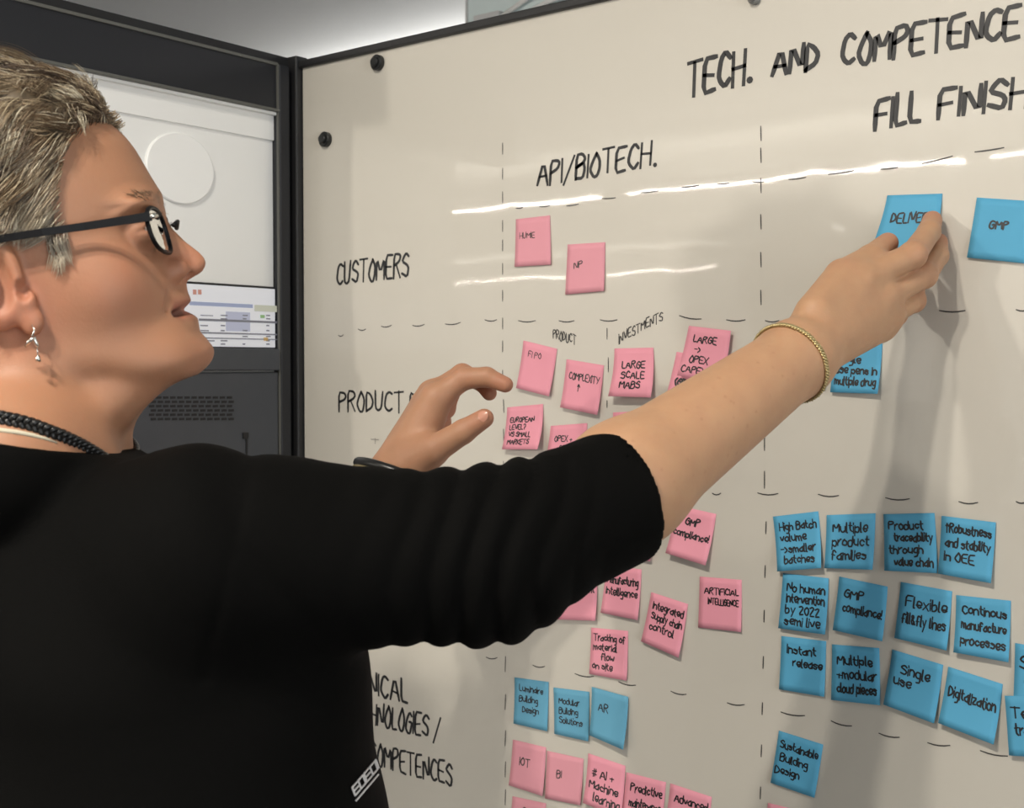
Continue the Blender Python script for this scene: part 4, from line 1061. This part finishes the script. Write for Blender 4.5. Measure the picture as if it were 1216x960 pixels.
for k in range(2):
    pts = []
    N_ = 220
    for i in range(N_):
        t = i/N_*len(rp); a = int(t); b = (a+1) % len(rp); pt = rp[a]*(1-t+a)+rp[b]*(t-a)
        rad = pt-bc; rad /= np.linalg.norm(rad); ph = i*2*math.pi*44/N_/1.0+k*math.pi
        pts.append(pt+ax_*.0015*math.sin(ph)+rad*.0007*math.cos(ph))
    q.tube(pts, .0011, 6, True)
q.build('chain', M['gold'], BR_, True)
# bangle on the far wrist ------------------------------------------------
WB = empty('wristband', P(440, 570, 1.2)); tag(WB, 'dark wristband with gold edge on the far wrist behind the sleeve', 'wristband')
axl = P(500, 500, 1.22)-LW; axl /= np.linalg.norm(axl); ul = np.cross(axl, cfn); ul /= np.linalg.norm(ul); vl = np.cross(axl, ul)
wc = LW + axl*.020 + ul*0 - CR*.006
rp2 = ring_on(wc, ul, vl, larm_field, .009)
q = MB(); q.tube(rp2, .0048, 10, True); q.build('band', M['cord'], WB, True)
q = MB(); q.tube([x-axl*.0052+(x-wc)/np.linalg.norm(x-wc)*.002 for x in rp2], .0016, 8, True); q.build('gold_edge', M['gold'], WB, True)
# white print on the sweater front
def sw_hit(px, py):
    d = .70
    while d < 1.1:
        if sweater_field(P(px, py, d)[None].astype(np.float32))[0] < .0012: return P(px, py, d)
        d += .0006
    return None
q = MB()
rnd = random.Random(3)
A0, A1 = np.array([421, 946.0]), np.array([456, 905.0]); up_ = np.array([-3.5, -9.5])
def sp(s_, t_):
    c = A0+(A1-A0)*s_+up_*t_; h_ = sw_hit(c[0], c[1]); return h_
segs = []
n_ = 5
for i in range(n_):
    x0, x1 = i/n_+.02, (i+1)/n_-.02
    segs += [[(x0, .0), (x1, .0)], [(x0, 1.0), (x1, 1.0)], [(x0, .0), (x0, 1.0)], [(x1, 0), (x1, 1.0)] if i % 2 else [(x0, .5), (x1, .5)]]
segs += [[(0, -.55), (.75, -.55)]]
for sg_ in segs:
    a, b = sg_; pts = [sp(a[0]+(b[0]-a[0])*t, a[1]+(b[1]-a[1])*t) for t in (0, .5, 1)]
    if all(x is not None for x in pts): q.tube(pts, .00075, 5)
if q.v: q.build('printed_mark', M['white_print'], WOMAN)
print('acc', time.time()-_t)
# ------------------------------------------------------------------ hair
rnd = np.random.RandomState(11)
def hairline(q):
    """True where hair grows, in the head's frame"""
    return None
A_l = {k: hplane(*v) for k, v in dict(front=(98, 133, .03), temple=(84, 175, .06), side=(80, 235, .068), burn=(70, 318, .069)).items()}
hl_px = np.array([(110, 130), (98, 140), (88, 160), (80, 180), (76, 205), (74, 235), (78, 258), (82, 285), (78, 310), (68, 330)])
hl_loc = np.array([hplane(x, y, .062) for x, y in hl_px])
def is_hair(q):
    zf = q[:, 2]; xmax = np.interp(zf, hl_loc[::-1, 2], hl_loc[::-1, 0])
    xmax = np.where(zf > hl_loc[0, 2], .2, xmax)
    ok = q[:, 0] < xmax
    # front hairline on top of the forehead (midline further forward)
    mid = np.clip(1-np.abs(q[:, 1])/.06, 0, 1)
    ok = ok | ((q[:, 0] < xmax+.016*mid) & (zf > .045))
    lowest = np.where(q[:, 0] > hplane(60, 300, .07)[0], hplane(72, 325, .07)[2], np.where(q[:, 0] > ear_c[0]-.018, ear_c[2]+.030, -.06))
    return ok & (zf > lowest)
# follicles sampled from the head surface
tri = V1[Q1].mean(1); nrmv = np.cross(V1[Q1[:, 2]]-V1[Q1[:, 0]], V1[Q1[:, 3]]-V1[Q1[:, 1]]); nrmv /= np.linalg.norm(nrmv, axis=1)[:, None]+1e-12
ql = (tri-HO)@HA.T.astype(float)
out_ = (nrmv*(tri-hw((-.006, 0, .02)))).sum(1); nrmv[out_ < 0] *= -1
ok = is_hair(ql)&(ql[:, 2] > -.07)
ix = np.where(ok)[0]
qn = nrmv@HA.T.astype(float)
NS = 30000
sel = rnd.choice(ix, NS, replace=False)
# clump centres
NCL = 520
cl_i = rnd.choice(ix, NCL, replace=False)
cl_pos = ql[cl_i]
def flow(q, n, r):
    """growth direction in head frame"""
    top = np.clip((q[:, 2]-.045)/.05, 0, 1)[:, None]
    side = np.array([-.80, 0, -.60]); topd = np.array([-.95, 0, .10])
    d = side*(1-top)+topd*top
    low = np.clip((-.010-q[:, 2])/.02, 0, 1)[:, None]
    d = d*(1-low)+np.array([-.25, 0, -1.0])*low
    frt = np.clip((q[:, 0]-.050)/.03, 0, 1)[:, None]*np.clip((q[:, 2]-.06)/.02, 0, 1)[:, None]
    d = d*(1-frt*.6)+np.array([-.18, 0, .30])*frt*.6
    return d
SEG = 8
def strands(fol, nrm, clump_id, seed, length_k=1.0):
    r = np.random.RandomState(seed); n = len(fol)
    top = np.clip((fol[:, 2]-.03)/.05, 0, 1)
    L = (.024+.026*top)*r.uniform(.6, 1.2, n)*length_k
    low = np.clip((-.0-fol[:, 2])/.03, 0, 1); L *= (1-.50*low)
    cr_ = np.random.RandomState(77); cj = np.clip(cr_.normal(0, 1, (NCL, 3)), -1.4, 1.4)
    L = L*(1-.38*np.clip((fol[:, 0]-.04)/.03, 0, 1)*top)
    d0 = flow(fol, nrm, r) + cj[clump_id]*(.20+.20*top[:, None]) + r.normal(0, .10, (n, 3))
    d0 /= np.linalg.norm(d0, axis=1)[:, None]
    frt_ = np.clip((fol[:, 0]-.04)/.03, 0, 1)*top
    lift = ((.30+.42*top)*(1-.45*frt_))[:, None]*np.clip(1-low[:, None]*.75, .15, 1)
    curl = cr_.normal(0, 1, (NCL, 3))[clump_id]
    fol = fol+nrm*(r.uniform(0, 1, n)**1.5*(.002+.015*top))[:, None]
    pts = [fol-nrm*.001]; p = pts[0].copy(); d = d0+nrm*lift; d /= np.linalg.norm(d, axis=1)[:, None]
    for s in range(SEG):
        t = (s+1)/SEG
        d = d + (d0*.30 - nrm*.22*t*lift*1.6 + curl*.10 + np.array([-.10, 0, -.12])*t*top[:, None])
        d = d + r.normal(0, .035, (n, 3))
        d /= np.linalg.norm(d, axis=1)[:, None]
        p = p + d*(L/SEG)[:, None]
        # stay outside the scalp
        hd_ = head_field((HO+p@np.stack([HF, HR, HU])).astype(np.float32))
        p = p + nrm*np.clip(.0034+.0120*top*min(1, .5+t)-hd_, 0, .03)[:, None]
        lim_ = hplane(124, 128)[0]; p[:, 0] = np.where(p[:, 0] > lim_, lim_+.15*(p[:, 0]-lim_), p[:, 0])
        pts.append(p.copy())
    return np.stack(pts, 1), top
fol = ql[sel]; nr_ = qn[sel]
cid = np.empty(NS, int)
for a in range(0, NS, 2000):
    dd_ = ((fol[a:a+2000, None]-cl_pos[None])**2).sum(2); cid[a:a+2000] = dd_.argmin(1)
PT, topk = strands(fol, nr_, cid, 5)
CT, _ = strands(cl_pos, qn[cl_i], np.arange(NCL), 6, 1.1)
tt = (np.linspace(0, 1, SEG+1)**1.2)[None, :, None]
PT = PT*(1-.5*tt)+(CT[cid]+(PT[:, :1]-CT[cid][:, :1])*.35)*(.5*tt)
def strand_mesh(PT, r0, cols):
    n, m, _ = PT.shape
    Wd = HO+PT@np.stack([HF, HR, HU])
    T_ = np.gradient(Wd, axis=1); T_ /= np.linalg.norm(T_, axis=2)[:, :, None]+1e-12
    ref = np.array([.3, .5, .8]); X = np.cross(T_, ref); X /= np.linalg.norm(X, axis=2)[:, :, None]+1e-12; Y = np.cross(T_, X)
    taper = (1-.85*np.linspace(0, 1, m)**2)[None, :, None]*r0[:, None, None]
    V = np.stack([Wd+taper*(math.cos(a)*X+math.sin(a)*Y) for a in (0, 2.094, 4.189)], 2)  # n,m,3,3
    idx = np.arange(n*m*3).reshape(n, m, 3); Q = []
    for k in range(3):
        k2 = (k+1) % 3
        Q.append(np.stack([idx[:, :-1, k], idx[:, :-1, k2], idx[:, 1:, k2], idx[:, 1:, k]], -1).reshape(-1, 4))
    return V.reshape(-1, 3), np.concatenate(Q), np.repeat(cols, m*3, 0)
pal = np.array([srgb(72, 56, 42), srgb(124, 102, 78), srgb(162, 142, 114), srgb(196, 180, 150), srgb(228, 216, 190), srgb(96, 78, 60)])
crs = np.random.RandomState(9)
clc = crs.choice(6, NCL, p=[.16, .24, .24, .16, .08, .12])
pick = np.where(rnd.rand(NS) < .55, clc[cid], rnd.choice(6, NS, p=[.14, .22, .24, .2, .1, .1]))
cols = pal[pick]*rnd.uniform(.75, 1.15, (NS, 1))*(1-.30*topk[:, None])
sidew = np.clip((.02-fol[:, 2])/.03, 0, 1)[:, None]; cols = cols*(1-sidew*.5)+srgb(196, 186, 168)*sidew*.5
Vh, Qh, Ch = strand_mesh(PT, rnd.uniform(.00018, .00042, NS), cols)
# under layer close to the scalp
def cap_field(p):
    q = (p-HO.astype(np.float32))@HA.T
    t = np.clip((q[:, 2]-.02)/.06, 0, 1)
    base = head_field(p)-.0012
    bump = .0007*np.sin(q[:, 0]*190+q[:, 2]*60)*np.sin(q[:, 1]*160+q[:, 2]*90)
    base = base - (.0015+.0085*np.clip((q[:, 2]-.035)/.05, 0, 1))*t + bump
    xm = np.interp(q[:, 2], hl_loc[::-1, 2], hl_loc[::-1, 0])
    mid = np.clip(1-np.abs(q[:, 1])/.06, 0, 1)
    cut = np.where(q[:, 2] > hl_loc[0, 2]+.008, q[:, 0]-.094, q[:, 0]-xm+.004-.012*mid)
    d = smax(base, cut, .008)
    lowz = np.where(q[:, 0] > hplane(60, 300, .07)[0], hplane(72, 315, .07)[2], np.where(q[:, 0] > ear_c[0]-.018, ear_c[2]+.034, -.06))
    return smax(d, lowz-q[:, 2], .004)
Vc, Qc = tri_box(cap_field, [hw((-.12, -.09, -.06)), hw((.10, .09, .13)), hw((-.12, .09, .13)), hw((.10, -.09, -.06)), hw((-.12, .09, -.06)), hw((-.12, -.09, .13)), hw((.1, .09, -.06))], .012, .0022)
cc_ = np.tile(srgb(86, 74, 58), (len(Vc), 1))
hair = child(mesh_obj('hair', np.concatenate([Vh, Vc]), np.concatenate([Qh, Qc+len(Vh)]), M['hair'], None, True, np.concatenate([Ch, cc_])), WOMAN)
hair['label'] = 'short tousled grey blonde hair'
# eyebrows and lashes
fb = np.where((np.abs(ql[:, 2]-(E_EYE[2]+.0215)) < .0042) & (np.abs(ql[:, 1]) > .011) & (np.abs(ql[:, 1]) < .047) & (ql[:, 0] > .045))[0]
NB_ = 420; sb = rnd.choice(fb, NB_, replace=False); f_ = ql[sb]; n_b = qn[sb]
sgy = np.sign(f_[:, 1])[:, None]
db = np.array([-.45, 0, .10])+np.array([0, .55, 0])*sgy+n_b*.30+rnd.normal(0, .16, (NB_, 3)); db /= np.linalg.norm(db, axis=1)[:, None]
BPT = np.stack([f_-n_b*.0005+db*(.0075*t)[:, None] if False else f_-n_b*.0005+(db-n_b*.25*t)*.0075*t for t in np.linspace(0, 1, 4)], 1)
br_r = rnd.uniform(.00014, .00024, NB_); br_c = np.array([srgb(96, 74, 56), srgb(120, 98, 76), srgb(140, 120, 98)])[rnd.randint(0, 3, NB_)]
for sg in (1, -1):
    m_ = f_[:, 1]*sg > 0
    Ve, Qe, Ce = strand_mesh(BPT[m_], br_r[m_], br_c[m_])
    child(mesh_obj('eyebrow', Ve, Qe, M['hair'], None, True, Ce), WOMAN)['kind'] = 'stuff'
    LPT = []
    for k in range(34):
        y_ = -.011+.022*k/33; e = E_EYE*np.array([1, sg, 1])
        st_ = e+np.array([math.sqrt(max(.0138**2-y_*y_*.8, 0))-.0006, y_*sg, .0046])
        dl_ = np.array([.85, .25*y_/.011*sg, .30])
        LPT.append([st_+dl_*t*.0075+np.array([0, 0, .0025])*t*t for t in np.linspace(0, 1, 4)])
    Ve, Qe, Ce = strand_mesh(np.array(LPT), np.full(len(LPT), .00016), np.tile(srgb(40, 32, 26), (len(LPT), 1)))
    child(mesh_obj('eyelashes', Ve, Qe, M['hair'], None, True, Ce), WOMAN)['kind'] = 'stuff'
# thumb nail of the far hand
M['nail'] = mat('fingernail', tuple(float(x) for x in srgb(206, 150, 128)), .25)
td = LH['thumb'][0][3]-LH['thumb'][0][2]; td /= np.linalg.norm(td); tn = cfn-td*(cfn@td)+Z*.35; tn -= td*(tn@td); tn /= np.linalg.norm(tn); tc = np.cross(td, tn)
nc = LH['thumb'][0][3]+td*.001+tn*.0072; v = []; f = []
for i in range(9):
    for j in range(9):
        a, b = (i/8-.5)*2, (j/8-.5)*2; k_ = math.sqrt(max(1-.5*b*b, .1))
        x_ = a*k_*.0068; y_ = b*math.sqrt(max(1-.5*a*a, .1))*.0052
        v.append(nc+td*x_+tc*y_+tn*(.0024-75*y_*y_-22*x_*x_))
for i in range(8):
    for j in range(8): f.append((i*9+j, (i+1)*9+j, (i+1)*9+j+1, i*9+j+1))
child(mesh_obj('thumb_nail', v, f, M['nail'], None, True), WOMAN)
print('hair', time.time()-_t)
